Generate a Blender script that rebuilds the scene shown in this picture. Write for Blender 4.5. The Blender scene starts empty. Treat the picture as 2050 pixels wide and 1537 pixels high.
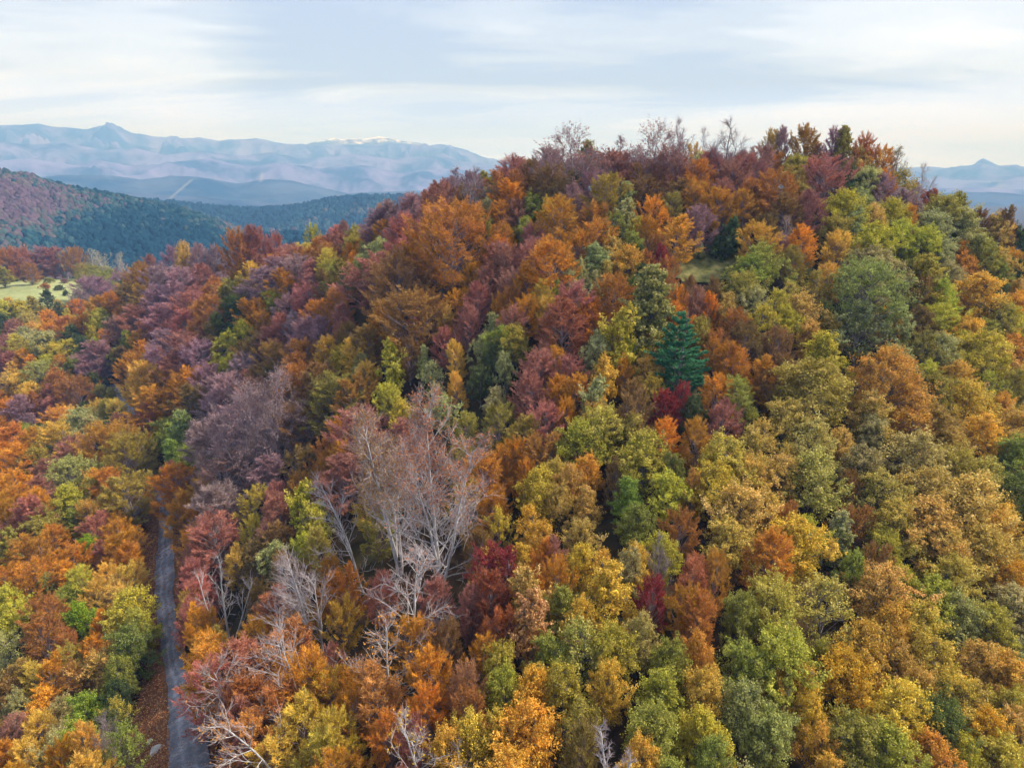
import bpy, math, random
import numpy as np

# ------------------------------------------------------------------ camera, world, sun, exposure
S = bpy.context.scene
PITCH = math.radians(17.0)
cam_d = bpy.data.cameras.new('camera')
cam = bpy.data.objects.new('camera', cam_d)
S.collection.objects.link(cam)
cam.location = (0, 0, 0)
cam.rotation_euler = (math.pi / 2 - PITCH, 0, 0)
cam_d.sensor_width = 36
cam_d.lens = 24.0
cam_d.clip_start = 0.5
cam_d.clip_end = 60000
S.camera = cam
S.render.engine = 'CYCLES'
S.cycles.max_bounces = 4
S.cycles.diffuse_bounces = 3
S.cycles.glossy_bounces = 1
S.cycles.transmission_bounces = 3
S.cycles.volume_bounces = 0
S.cycles.use_denoising = True
S.cycles.use_adaptive_sampling = True
S.cycles.adaptive_threshold = 0.02
S.cycles.caustics_reflective = False
S.cycles.caustics_refractive = False
S.view_settings.view_transform = 'Standard'
S.view_settings.look = 'None'
S.view_settings.gamma = 1
S.view_settings.use_curve_mapping = False
S.view_settings.exposure = 0.42

SUN_EL = math.radians(48)
SUN_AZ = math.radians(78)          # clockwise from +Y (the view direction): high on the right
world = bpy.data.worlds.new('World')
S.world = world
world.use_nodes = True
wn, wl = world.node_tree.nodes, world.node_tree.links
wn.clear()


def wnode(t, **kw):
    n = wn.new(t)
    for k, v in kw.items():
        setattr(n, k, v)
    return n


def wmath(op, a, b=None, c=None, clamp=False):
    n = wnode('ShaderNodeMath', operation=op, use_clamp=clamp)
    for i, x in enumerate((a, b, c)):
        if x is None:
            continue
        if isinstance(x, (int, float)):
            n.inputs[i].default_value = x
        else:
            wl.new(x, n.inputs[i])
    return n.outputs[0]


sky = wnode('ShaderNodeTexSky', sky_type='NISHITA')
sky.sun_disc = False
sky.sun_elevation = SUN_EL
sky.sun_rotation = SUN_AZ
sky.altitude = 900
sky.air_density = 1.0
sky.dust_density = 2.0
tc = wnode('ShaderNodeTexCoord')
sep = wnode('ShaderNodeSeparateXYZ')
wl.new(tc.outputs['Generated'], sep.inputs[0])
zz = wmath('ADD', wmath('MAXIMUM', sep.outputs[2], 0.0), 0.09)
px_ = wmath('DIVIDE', sep.outputs[0], zz)
py_ = wmath('DIVIDE', sep.outputs[1], zz)
cmb = wnode('ShaderNodeCombineXYZ')
wl.new(px_, cmb.inputs[0])
wl.new(py_, cmb.inputs[1])


def cloud_noise(scale, rot, loc, sc, detail=5, rough=0.5, dist=0.3):
    m = wnode('ShaderNodeMapping')
    m.inputs['Rotation'].default_value = (0, 0, rot)
    m.inputs['Location'].default_value = loc
    m.inputs['Scale'].default_value = sc
    wl.new(cmb.outputs[0], m.inputs[0])
    n = wnode('ShaderNodeTexNoise')
    n.inputs['Scale'].default_value = scale
    n.inputs['Detail'].default_value = detail
    n.inputs['Roughness'].default_value = rough
    n.inputs['Distortion'].default_value = dist
    wl.new(m.outputs[0], n.inputs[0])
    return n.outputs[0]


def blob(dx, dy, dz, sharp):
    """a soft brighter region of cloud round one direction of the sky"""
    v = wnode('ShaderNodeVectorMath', operation='DOT_PRODUCT')
    n = wnode('ShaderNodeVectorMath', operation='NORMALIZE')
    wl.new(tc.outputs['Generated'], n.inputs[0])
    wl.new(n.outputs[0], v.inputs[0])
    l = math.sqrt(dx * dx + dy * dy + dz * dz)
    v.inputs[1].default_value = (dx / l, dy / l, dz / l)
    return wmath('POWER', wmath('MAXIMUM', v.outputs['Value'], 0.0), sharp)


n1 = cloud_noise(0.40, 0.22, (3.1, 1.7, 0), (0.6, 1.0, 1), 7, 0.52, 1.1)
n2 = cloud_noise(1.3, 0.3, (7.3, 0.4, 0), (0.55, 1.0, 1), 6, 0.6, 0.9)
dens = wmath('ADD', wmath('MULTIPLY', n1, 0.72), wmath('MULTIPLY', n2, 0.28))
bright = dens
for dx, dz, sh, k_ in ((-0.56, 0.205, 60, .06), (-0.40, 0.19, 120, .03), (-0.70, 0.115, 200, .06), (-0.45, 0.085, 200, .05), (0.50, 0.09, 110, .06), (0.70, 0.12, 140, .04),
                       (-0.62, 0.150, 300, -.05), (-0.35, 0.135, 220, -.06), (-0.10, 0.14, 240, -.04), (0.08, 0.215, 200, -.05), (0.32, 0.24, 120, -.05), (0.0, 0.30, 120, .03)):
    bright = wmath('ADD', bright, wmath('MULTIPLY', blob(dx, 1.0, dz, sh), k_))
ramp = wnode('ShaderNodeValToRGB')
cr = ramp.color_ramp
cr.interpolation = 'EASE'
cr.elements[0].position = 0.435
cr.elements[0].color = (0.46, 0.56, 0.80, 1)
cr.elements[1].position = 0.69
cr.elements[1].color = (0.89, 0.965, 1.12, 1)
e = cr.elements.new(0.50)
e.color = (0.58, 0.68, 0.88, 1)
e = cr.elements.new(0.575)
e.color = (0.74, 0.84, 1.04, 1)
wl.new(bright, ramp.inputs[0])
# towards the horizon the sky is set brighter and bluer to offset the haze
hz = wmath('SUBTRACT', 1.0, wmath('MULTIPLY', wmath('MAXIMUM', sep.outputs[2], 0.0), 9.0), clamp=True)
mixh = wnode('ShaderNodeMix', data_type='RGBA')
wl.new(wmath('MULTIPLY', hz, 0.75), mixh.inputs[0])
wl.new(ramp.outputs[0], mixh.inputs[6])
mixh.inputs[7].default_value = (0.80, 1.20, 3.5, 1)
bg_sky = wnode('ShaderNodeBackground')
wl.new(sky.outputs[0], bg_sky.inputs[0])
bg_sky.inputs[1].default_value = 0.06
bg_cloud = wnode('ShaderNodeBackground')
wl.new(mixh.outputs[2], bg_cloud.inputs[0])
bg_cloud.inputs[1].default_value = 0.98
mx = wnode('ShaderNodeMixShader')
mx.inputs[0].default_value = 0.90
wl.new(bg_sky.outputs[0], mx.inputs[1])
wl.new(bg_cloud.outputs[0], mx.inputs[2])
wo = wnode('ShaderNodeOutputWorld')
wl.new(mx.outputs[0], wo.inputs[0])

sun_d = bpy.data.lights.new('sun', 'SUN')
sun_d.energy = 4.7
sun_d.angle = math.radians(10)
sun_d.color = (1.0, 0.94, 0.86)
sun = bpy.data.objects.new('sun', sun_d)
S.collection.objects.link(sun)
sdir = (math.sin(SUN_AZ) * math.cos(SUN_EL), math.cos(SUN_AZ) * math.cos(SUN_EL), math.sin(SUN_EL))
from mathutils import Vector
sun.rotation_euler = Vector(sdir).to_track_quat('Z', 'Y').to_euler()
sun.location = (60, 40, 120)

# ------------------------------------------------------------------ helpers
F = 1367.0                         # focal length in pixels of the 2050-wide photograph
CP, SP = math.cos(PITCH), math.sin(PITCH)
K = 0.75                           # metres per unit of the depths noted below
RNG = np.random.default_rng(7)
COL = S.collection


def pix(u, v, d):
    x = (u - 1025) / F
    y = -(v - 768.5) / F
    return np.array([x * d, (CP + y * SP) * d, (-SP + y * CP) * d])


def project(p):
    f = p[1] * CP - p[2] * SP
    up = p[1] * SP + p[2] * CP
    return 1025 + F * p[0] / f, 768.5 - F * up / f, f


def sm(x, a, b):
    t = np.clip((np.asarray(x, float) - a) / (b - a), 0, 1)
    return t * t * (3 - 2 * t)


def _h(ix, iy, seed):
    n = (ix.astype(np.int64) * 374761393 + iy.astype(np.int64) * 668265263 + seed * 2147483647) & 0xFFFFFFFF
    n = ((n ^ (n >> 13)) * 1274126177) & 0xFFFFFFFF
    return ((n ^ (n >> 16)) & 0xFFFF) / 65535.0


def noise2(x, y, seed=0):
    x = np.asarray(x, float); y = np.asarray(y, float)
    ix = np.floor(x); iy = np.floor(y)
    fx = x - ix; fy = y - iy
    fx = fx * fx * (3 - 2 * fx); fy = fy * fy * (3 - 2 * fy)
    a = _h(ix, iy, seed); b = _h(ix + 1, iy, seed); c = _h(ix, iy + 1, seed); d = _h(ix + 1, iy + 1, seed)
    return (a * (1 - fx) + b * fx) * (1 - fy) + (c * (1 - fx) + d * fx) * fy


def fbm(x, y, oct=5, seed=0, ridged=False):
    s = 0; a = 0.5; t = 0
    for i in range(oct):
        n = noise2(x, y, seed + i)
        if ridged:
            n = 1 - abs(2 * n - 1)
        s = s + a * n; t += a
        x = x * 2.03 + 17.3; y = y * 2.03 + 5.1; a *= 0.5
    return s / t


def mesh_np(name, V, Fc, attrs=None, smooth=False):
    """mesh from an (n,3) and an (m,k) array; attrs: name -> per-face floats, or per-vertex ones if that long"""
    V = np.ascontiguousarray(V, dtype=np.float32)
    Fc = np.ascontiguousarray(Fc, dtype=np.int32)
    me = bpy.data.meshes.new(name)
    me.vertices.add(len(V)); me.vertices.foreach_set('co', V.ravel())
    k = Fc.shape[1]
    me.loops.add(Fc.size); me.loops.foreach_set('vertex_index', Fc.ravel())
    me.polygons.add(len(Fc))
    me.polygons.foreach_set('loop_start', np.arange(0, Fc.size, k, dtype=np.int32))
    me.polygons.foreach_set('loop_total', np.full(len(Fc), k, dtype=np.int32))
    if smooth:
        me.polygons.foreach_set('use_smooth', np.ones(len(Fc), dtype=bool))
    me.update(calc_edges=True)
    for an, av in (attrs or {}).items():
        av = np.asarray(av, dtype=np.float32)
        dom = 'FACE' if len(av) == len(Fc) else 'POINT'
        if av.ndim == 2:
            at = me.attributes.new(an, 'FLOAT_VECTOR', dom)
            at.data.foreach_set('vector', av.ravel())
        else:
            at = me.attributes.new(an, 'FLOAT', dom)
            at.data.foreach_set('value', av)
    return me


def link(name, me, parent=None, mat=None):
    o = bpy.data.objects.new(name, me)
    COL.objects.link(o)
    if mat is not None and me is not None and not me.materials:
        me.materials.append(mat)
    if parent is not None:
        o.parent = parent
    return o


def tag(o, label=None, cat=None, group=None, kind=None):
    if label: o['label'] = label
    if cat: o['category'] = cat
    if group: o['group'] = group
    if kind: o['kind'] = kind
    return o


def grid_mesh(name, X, Y, Z, attrs=None):
    n, m = X.shape
    V = np.stack([X.ravel(), Y.ravel(), Z.ravel()], 1)
    i = np.arange(n * m).reshape(n, m)
    Fc = np.stack([i[:-1, :-1].ravel(), i[:-1, 1:].ravel(), i[1:, 1:].ravel(), i[1:, :-1].ravel()], 1)
    # keep faces pointing up
    a = V[Fc[0, 1]] - V[Fc[0, 0]]; b = V[Fc[0, 2]] - V[Fc[0, 0]]
    if np.cross(a, b)[2] < 0:
        Fc = Fc[:, ::-1]
    return mesh_np(name, V, Fc, attrs, smooth=True)


# ------------------------------------------------------------------ materials
def new_mat(name):
    m = bpy.data.materials.new(name)
    m.use_nodes = True
    m.node_tree.nodes.clear()
    return m, m.node_tree.nodes, m.node_tree.links


def leaf_material(name='autumn_leaves', inst=False):
    m, n, l = new_mat(name)
    oi = n.new('ShaderNodeObjectInfo')
    a2 = n.new('ShaderNodeAttribute'); a2.attribute_type = 'OBJECT'; a2.attribute_name = 'second_colour'
    t = n.new('ShaderNodeAttribute'); t.attribute_type = 'GEOMETRY'; t.attribute_name = 'mixer'
    b = n.new('ShaderNodeAttribute'); b.attribute_type = 'GEOMETRY'; b.attribute_name = 'shade'
    mix = n.new('ShaderNodeMix'); mix.data_type = 'RGBA'
    first = oi.outputs['Color']
    if inst:
        a1 = n.new('ShaderNodeAttribute'); a1.attribute_type = 'INSTANCER'; a1.attribute_name = 'first_colour'
        a2.attribute_type = 'INSTANCER'
        first = a1.outputs['Vector']
    l.new(t.outputs['Fac'], mix.inputs[0]); l.new(first, mix.inputs[6]); l.new(a2.outputs['Vector'], mix.inputs[7])
    hsv = n.new('ShaderNodeHueSaturation')
    mr = n.new('ShaderNodeMapRange')
    mr.inputs[1].default_value = 0; mr.inputs[2].default_value = 1
    mr.inputs[3].default_value = 0.38; mr.inputs[4].default_value = 1.62
    l.new(b.outputs['Fac'], mr.inputs[0]); l.new(mr.outputs[0], hsv.inputs['Value'])
    l.new(mix.outputs[2], hsv.inputs['Color'])
    d = n.new('ShaderNodeBsdfDiffuse'); tr = n.new('ShaderNodeBsdfTranslucent')
    l.new(hsv.outputs[0], d.inputs[0]); l.new(hsv.outputs[0], tr.inputs[0])
    ms = n.new('ShaderNodeMixShader'); ms.inputs[0].default_value = 0.25
    l.new(d.outputs[0], ms.inputs[1]); l.new(tr.outputs[0], ms.inputs[2])
    o = n.new('ShaderNodeOutputMaterial'); l.new(ms.outputs[0], o.inputs[0])
    return m


def bark_material(name, c1, c2, twig=None):
    m, n, l = new_mat(name)
    tcn = n.new('ShaderNodeTexCoord')
    mp = n.new('ShaderNodeMapping'); mp.inputs['Scale'].default_value = (3, 3, 0.8)
    l.new(tcn.outputs['Object'], mp.inputs[0])
    ns = n.new('ShaderNodeTexNoise'); ns.inputs['Scale'].default_value = 1.4; ns.inputs['Detail'].default_value = 4
    l.new(mp.outputs[0], ns.inputs[0])
    r = n.new('ShaderNodeValToRGB')
    r.color_ramp.elements[0].position = 0.35; r.color_ramp.elements[0].color = (*c1, 1)
    r.color_ramp.elements[1].position = 0.65; r.color_ramp.elements[1].color = (*c2, 1)
    l.new(ns.outputs[0], r.inputs[0])
    d = n.new('ShaderNodeBsdfPrincipled'); d.inputs['Roughness'].default_value = 0.85
    col = r.outputs[0]
    if twig:
        at = n.new('ShaderNodeAttribute'); at.attribute_name = 'thin'
        mm = n.new('ShaderNodeMix'); mm.data_type = 'RGBA'; l.new(at.outputs['Fac'], mm.inputs[0]); l.new(col, mm.inputs[6])
        mm.inputs[7].default_value = (*twig, 1); col = mm.outputs[2]
    l.new(col, d.inputs['Base Color'])
    o = n.new('ShaderNodeOutputMaterial'); l.new(d.outputs[0], o.inputs[0])
    return m


M_LEAF = leaf_material()
M_LEAF_MASS = leaf_material('autumn_leaves_of_the_wood', True)
M_BARK = bark_material('grey_brown_bark', (0.10, 0.085, 0.075), (0.26, 0.235, 0.22))
M_PALE = bark_material('pale_beech_bark', (0.30, 0.285, 0.28), (0.62, 0.60, 0.60), (0.38, 0.29, 0.28))
M_MAUVE = bark_material('mauve_grey_bark', (0.16, 0.12, 0.13), (0.36, 0.29, 0.30))


def ground_material(name, stops, scale, detail=8, bump=0.3, scale2=None, stops2=None, fac2=0.5):
    m, n, l = new_mat(name)
    tcn = n.new('ShaderNodeTexCoord')
    ns = n.new('ShaderNodeTexNoise'); ns.inputs['Scale'].default_value = scale; ns.inputs['Detail'].default_value = detail
    ns.inputs['Roughness'].default_value = 0.6
    l.new(tcn.outputs['Object'], ns.inputs[0])
    r = n.new('ShaderNodeValToRGB')
    while len(r.color_ramp.elements) < len(stops):
        r.color_ramp.elements.new(0.5)
    for el, (p, c) in zip(r.color_ramp.elements, stops):
        el.position = p; el.color = (*c, 1)
    l.new(ns.outputs[0], r.inputs[0])
    col = r.outputs[0]
    if scale2:
        n2_ = n.new('ShaderNodeTexNoise'); n2_.inputs['Scale'].default_value = scale2; n2_.inputs['Detail'].default_value = 6
        n2_.inputs['Roughness'].default_value = 0.65
        l.new(tcn.outputs['Object'], n2_.inputs[0])
        r2 = n.new('ShaderNodeValToRGB')
        while len(r2.color_ramp.elements) < len(stops2):
            r2.color_ramp.elements.new(0.5)
        for el, (p, c) in zip(r2.color_ramp.elements, stops2):
            el.position = p; el.color = (*c, 1)
        l.new(n2_.outputs[0], r2.inputs[0])
        mm = n.new('ShaderNodeMix'); mm.data_type = 'RGBA'; mm.inputs[0].default_value = fac2
        l.new(col, mm.inputs[6]); l.new(r2.outputs[0], mm.inputs[7])
        col = mm.outputs[2]
    d = n.new('ShaderNodeBsdfPrincipled'); d.inputs['Roughness'].default_value = 0.95
    d.inputs['Specular IOR Level'].default_value = 0.1
    l.new(col, d.inputs['Base Color'])
    if bump:
        bp = n.new('ShaderNodeBump'); bp.inputs['Strength'].default_value = bump; bp.inputs['Distance'].default_value = 0.1
        l.new(ns.outputs[0], bp.inputs['Height']); l.new(bp.outputs[0], d.inputs['Normal'])
    o = n.new('ShaderNodeOutputMaterial'); l.new(d.outputs[0], o.inputs[0])
    return m


# ------------------------------------------------------------------ the lie of the land
# u, v, depth of the treetops ('c') or of the bare ground ('g') as judged from crown sizes and the road's width
CTRL = [
    (380, 1537, 58, 'g'), (375, 1449, 66, 'g'), (328, 1200, 100, 'g'), (333, 1080, 125, 'g'), (262, 820, 210, 'g'),
    (300, 950, 160, 'g'),
    (94, 1413, 74, 'c'), (100, 1200, 93, 'c'), (20, 1480, 67, 'c'), (20, 980, 124, 'c'), (100, 850, 170, 'c'), (100, 700, 235, 'c'),
    (80, 600, 330, 'g'), (80, 560, 400, 'g'), (10, 575, 370, 'g'), (160, 560, 400, 'g'), (200, 640, 300, 'c'),
    (500, 1400, 55, 'c'), (800, 1480, 47, 'c'), (1050, 1480, 44, 'c'), (1500, 1480, 46, 'c'), (2000, 1480, 52, 'c'),
    (450, 1150, 80, 'c'), (800, 1150, 66, 'c'), (1050, 1150, 60, 'c'), (1500, 1150, 60, 'c'), (2000, 1150, 70, 'c'),
    (450, 900, 115, 'c'), (800, 900, 88, 'c'), (1050, 900, 78, 'c'), (1500, 900, 76, 'c'), (2000, 900, 86, 'c'),
    (350, 700, 172, 'c'), (600, 700, 125, 'c'), (850, 700, 103, 'c'), (1050, 700, 94, 'c'), (1500, 700, 92, 'c'), (2000, 700, 104, 'c'),
    (350, 560, 235, 'c'), (600, 560, 160, 'c'), (850, 550, 122, 'c'), (1050, 550, 108, 'c'), (1500, 550, 105, 'c'),
    (1800, 550, 112, 'c'), (2000, 570, 122, 'c'),
    (900, 430, 138, 'r'), (1050, 430, 124, 'c'), (1300, 430, 118, 'c'), (1600, 430, 118, 'c'), (1800, 450, 124, 'r'), (1960, 480, 132, 'r'),
    (1060, 355, 143, 'r'), (1200, 335, 147, 'r'), (1450, 335, 143, 'r'), (1650, 335, 142, 'r'), (1800, 375, 138, 'r'),
    (300, 548, 262, 'c'), (520, 505, 192, 'c'), (760, 455, 157, 'r'),
]
CAN = 6.3
pts = []
for u, v, d, k_ in CTRL:
    p = pix(u, v, d * K)
    if k_ == 'c':
        p = p - np.array([0, 0, CAN])
    elif k_ == 'r':
        p = p - np.array([0, 0, 3.6])
    pts.append(p)
for p in [(10, 150, -14), (-35, 165, -28), (50, 150, -16), (85, 130, -26), (-80, 215, -46), (110, 100, -33), (110, 60, -42),
          (0, 200, -45), (60, 210, -50), (130, 170, -55), (-130, 270, -52), (-60, 280, -68),
          (0, 5, -40), (-40, 10, -41), (40, 10, -43), (0, -60, -45), (-120, -40, -50), (120, -40, -55), (-150, 60, -50), (-180, 140, -52),
          (-270, 200, -50), (-300, 300, -50), (-220, 380, -62), (-330, 100, -55), (200, 60, -62), (220, 180, -70)]:
    pts.append(np.array(p, float))
P = np.array(pts)


def _tpsK(r2):
    return np.where(r2 > 1e-9, 0.5 * r2 * np.log(np.maximum(r2, 1e-9)), 0)


_n = len(P)
_d2 = ((P[:, None, :2] - P[None, :, :2]) ** 2).sum(-1) / 1e4
_A = np.zeros((_n + 3, _n + 3))
_A[:_n, :_n] = _tpsK(_d2) + np.eye(_n) * 0.0006
_A[:_n, _n] = 1; _A[:_n, _n + 1:_n + 3] = P[:, :2] / 100
_A[_n, :_n] = 1; _A[_n + 1:_n + 3, :_n] = P[:, :2].T / 100
_W = np.linalg.solve(_A, np.concatenate([P[:, 2], [0, 0, 0]]))


def ground_z(x, y):
    x = np.asarray(x, float); y = np.asarray(y, float)
    sh = x.shape
    xf, yf = x.ravel(), y.ravel()
    out = np.empty_like(xf)
    for i in range(0, len(xf), 20000):
        a = np.stack([np.clip(xf[i:i + 20000], -360, 250), np.clip(yf[i:i + 20000], -90, 420)], 1)
        d2 = ((a[:, None] - P[None, :, :2]) ** 2).sum(-1) / 1e4
        out[i:i + 20000] = _tpsK(d2) @ _W[:_n] + _W[_n] + a @ _W[_n + 1:] / 100
    far = -98 - 8 * (fbm(xf / 400, yf / 400, 4, 3) - 0.5)
    w = 1 - (1 - sm(xf, 140, 330)) * sm(xf, -900, -380) * (1 - sm(yf, 330, 560)) * sm(yf, -260, -90)
    out = out * (1 - w) + far * w
    out += (fbm(xf / 14, yf / 14, 4, 9) - 0.5) * 1.1 * (1 - w)
    return out.reshape(sh)


def gz(x, y):
    return float(ground_z(np.array([x]), np.array([y]))[0])


def cast(u, v, lift=0.0, d0=24.0, d1=420.0, dmin=None):
    """point where the ray of photo pixel (u, v) meets the ground raised by lift"""
    d = np.arange(d0, d1, 0.5)
    q = np.array([pix(u, v, t) for t in (1.0,)])[0]
    X, Y, Z = q[0] * d, q[1] * d, q[2] * d
    g = ground_z(X, Y) + lift
    b = np.nonzero(Z < g)[0]
    if len(b) == 0:
        if dmin is None:
            return None
        return q * d[np.argmin((Z - g)[d > dmin]) + int((d <= dmin).sum())]
    i = b[0]
    if i > 0:
        t = (Z[i - 1] - g[i - 1]) / ((Z[i - 1] - g[i - 1]) - (Z[i] - g[i]) + 1e-9)
        dd = d[i - 1] + t * 0.5
    else:
        dd = d[0]
    return q * dd


# the ground: one sheet, fine near the hill and coarser out to the horizon
def axis(fine0, fine1, step, far0, far1):
    a = list(np.arange(fine0, fine1 + step, step))
    s_ = step; x = a[-1]
    while x < far1:
        s_ *= 1.16; x += s_; a.append(x)
    s_ = step; x = a[0]
    while x > far0:
        s_ *= 1.16; x -= s_; a.insert(0, x)
    return np.array(a)


ROAD_UV = [(386, 1640), (382, 1537), (375, 1449), (358, 1380), (342, 1300), (333, 1230), (328, 1170), (329, 1110), (331, 1060), (328, 1020), (310, 960), (263, 850), (245, 800), (225, 770)]
ROAD_C = np.array([cast(*p, dmin=30) for p in ROAD_UV])
_t = np.linspace(0, len(ROAD_C) - 1, 120)
ROAD_D = np.stack([np.interp(_t, np.arange(len(ROAD_C)), ROAD_C[:, k]) for k in range(3)], 1)


def road_dist(x, y):
    x = np.asarray(x, float); y = np.asarray(y, float)
    out = np.full(x.shape, 1e9)
    for p in ROAD_D:
        out = np.minimum(out, np.hypot(x - p[0], y - p[1]))
    return out


GX, GY = np.meshgrid(axis(-260, 160, 2.4, -7400, 7400), axis(0, 340, 2.4, -1300, 8300))
M_GROUND = ground_material('forest_floor_leaf_litter',
                           [(0.3, (0.014, 0.011, 0.006)), (0.5, (0.045, 0.024, 0.010)), (0.68, (0.09, 0.042, 0.016))], 0.7, 10, 0.5,
                           0.09, [(0.4, (0.035, 0.045, 0.016)), (0.6, (0.06, 0.030, 0.014))], 0.4)
GZ = ground_z(GX, GY) - 0.55 * (1 - sm(road_dist(GX, GY), 3.0, 6.0))   # the bed cut for the track
g_o = link('ground', grid_mesh('ground', GX, GY, GZ), None, M_GROUND)
tag(g_o, 'forest floor of brown fallen leaves under the trees', None, None, 'structure')

# ------------------------------------------------------------------ road, verge, meadow, clearing
def drape_ribbon(name, left, right, lift, mat, n_across=6, sub=5):
    """a sheet between two pixel-traced edges that lie on the ground"""
    L = [cast(*p, dmin=30) for p in left]; R_ = [cast(*p, dmin=30) for p in right]
    L = np.array(L); R_ = np.array(R_)
    t = np.linspace(0, len(L) - 1, (len(L) - 1) * sub + 1)

    def ci(a):
        return np.stack([np.interp(t, np.arange(len(a)), a[:, k]) for k in range(3)], 1)
    L, R_ = ci(L), ci(R_)
    s = np.linspace(0, 1, n_across)
    X = L[:, None, 0] * (1 - s) + R_[:, None, 0] * s
    Y = L[:, None, 1] * (1 - s) + R_[:, None, 1] * s
    X = X + (noise2(X * 1.3, Y * 1.3, 4) - .5) * .25 + (noise2(X * .5 + 9, Y * .5, 14) - .5) * .5
    Z = ground_z(X, Y) + lift
    wn_ = noise2(Y * .35, X * 0 + 3, 6) * .5
    worn = np.exp(-((s[None] - .34 - (wn_ - .25) * .12) / .10) ** 2) + .8 * np.exp(-((s[None] - .66 - (wn_ - .25) * .12) / .10) ** 2) + 0 * X
    me = grid_mesh(name, X, Y, Z, {'worn': worn.ravel()})
    return link(name, me, None, mat)


def road_material():
    m, n, l = new_mat('grey_gravel_track')
    tcn = n.new('ShaderNodeTexCoord')
    n1_ = n.new('ShaderNodeTexNoise'); n1_.inputs['Scale'].default_value = 5.0; n1_.inputs['Detail'].default_value = 10; n1_.inputs['Roughness'].default_value = 0.75
    n2_ = n.new('ShaderNodeTexNoise'); n2_.inputs['Scale'].default_value = 0.55; n2_.inputs['Detail'].default_value = 5
    l.new(tcn.outputs['Object'], n1_.inputs[0]); l.new(tcn.outputs['Object'], n2_.inputs[0])
    at = n.new('ShaderNodeAttribute'); at.attribute_name = 'worn'
    s1 = n.new('ShaderNodeMath'); s1.operation = 'MULTIPLY_ADD'; s1.inputs[1].default_value = .45; l.new(n1_.outputs[0], s1.inputs[0])
    s0 = n.new('ShaderNodeMath'); s0.operation = 'MULTIPLY'; s0.inputs[1].default_value = .5; l.new(n2_.outputs[0], s0.inputs[0])
    l.new(s0.outputs[0], s1.inputs[2])
    s2 = n.new('ShaderNodeMath'); s2.operation = 'MULTIPLY_ADD'; s2.inputs[1].default_value = .11; l.new(at.outputs['Fac'], s2.inputs[0]); l.new(s1.outputs[0], s2.inputs[2])
    r = n.new('ShaderNodeValToRGB'); e_ = r.color_ramp.elements
    e_[0].position = .33; e_[0].color = (0.05, 0.052, 0.066, 1); e_[1].position = .72; e_[1].color = (0.42, 0.42, 0.46, 1)
    q_ = e_.new(.50); q_.color = (0.14, 0.145, 0.175, 1)
    l.new(s2.outputs[0], r.inputs[0])
    d = n.new('ShaderNodeBsdfPrincipled'); d.inputs['Roughness'].default_value = .9
    l.new(r.outputs[0], d.inputs['Base Color'])
    o = n.new('ShaderNodeOutputMaterial'); l.new(d.outputs[0], o.inputs[0])
    return m


M_ROAD = road_material()
M_VERGE = ground_material('rust_leaf_litter', [(0.33, (0.05, 0.026, 0.014)), (0.5, (0.15, 0.065, 0.030)), (0.68, (0.32, 0.17, 0.095))], 3.5, 9, 0.6,
                          0.35, [(0.4, (0.10, 0.04, 0.018)), (0.62, (0.27, 0.12, 0.055))], 0.45)
M_MEADOW = ground_material('meadow_grass', [(0.35, (0.20, 0.23, 0.09)), (0.55, (0.32, 0.35, 0.15)), (0.7, (0.42, 0.41, 0.20))], 0.06, 9, 0.3,
                           0.5, [(0.4, (0.23, 0.25, 0.10)), (0.6, (0.38, 0.38, 0.18))], 0.4)
M_CLEAR = ground_material('clearing_grass', [(0.35, (0.08, 0.085, 0.03)), (0.5, (0.16, 0.16, 0.055)), (0.68, (0.26, 0.22, 0.09))], 1.2, 9, 0.5)

verge = drape_ribbon('roadside_verge',
                     [(235, 1640), (245, 1537), (262, 1449), (280, 1380), (284, 1300), (268, 1230), (258, 1170), (258, 1110), (275, 1060), (290, 1020), (296, 960), (240, 850), (222, 800), (205, 770)],
                     [(450, 1640), (440, 1537), (432, 1449), (395, 1380), (372, 1300), (368, 1230), (360, 1170), (356, 1110), (352, 1060), (345, 1020), (325, 960), (285, 850), (268, 800), (246, 770)],
                     0.0, M_VERGE, 8)
tag(verge, 'strip of rust fallen leaves along the gravel track', None, None, 'structure')
road = drape_ribbon('road',
                    [(332, 1640), (336, 1537), (337, 1449), (334, 1380), (322, 1300), (314, 1230), (309, 1170), (312, 1110), (318, 1060), (318, 1020), (303, 960), (250, 850), (232, 800), (215, 770)],
                    [(440, 1640), (428, 1537), (414, 1449), (385, 1380), (362, 1300), (352, 1230), (348, 1170), (347, 1110), (345, 1060), (338, 1020), (318, 960), (277, 850), (258, 800), (236, 770)],
                    0.10, M_ROAD, 16)
tag(road, 'narrow grey gravel track winding between the trees', None, None, 'structure')


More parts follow.
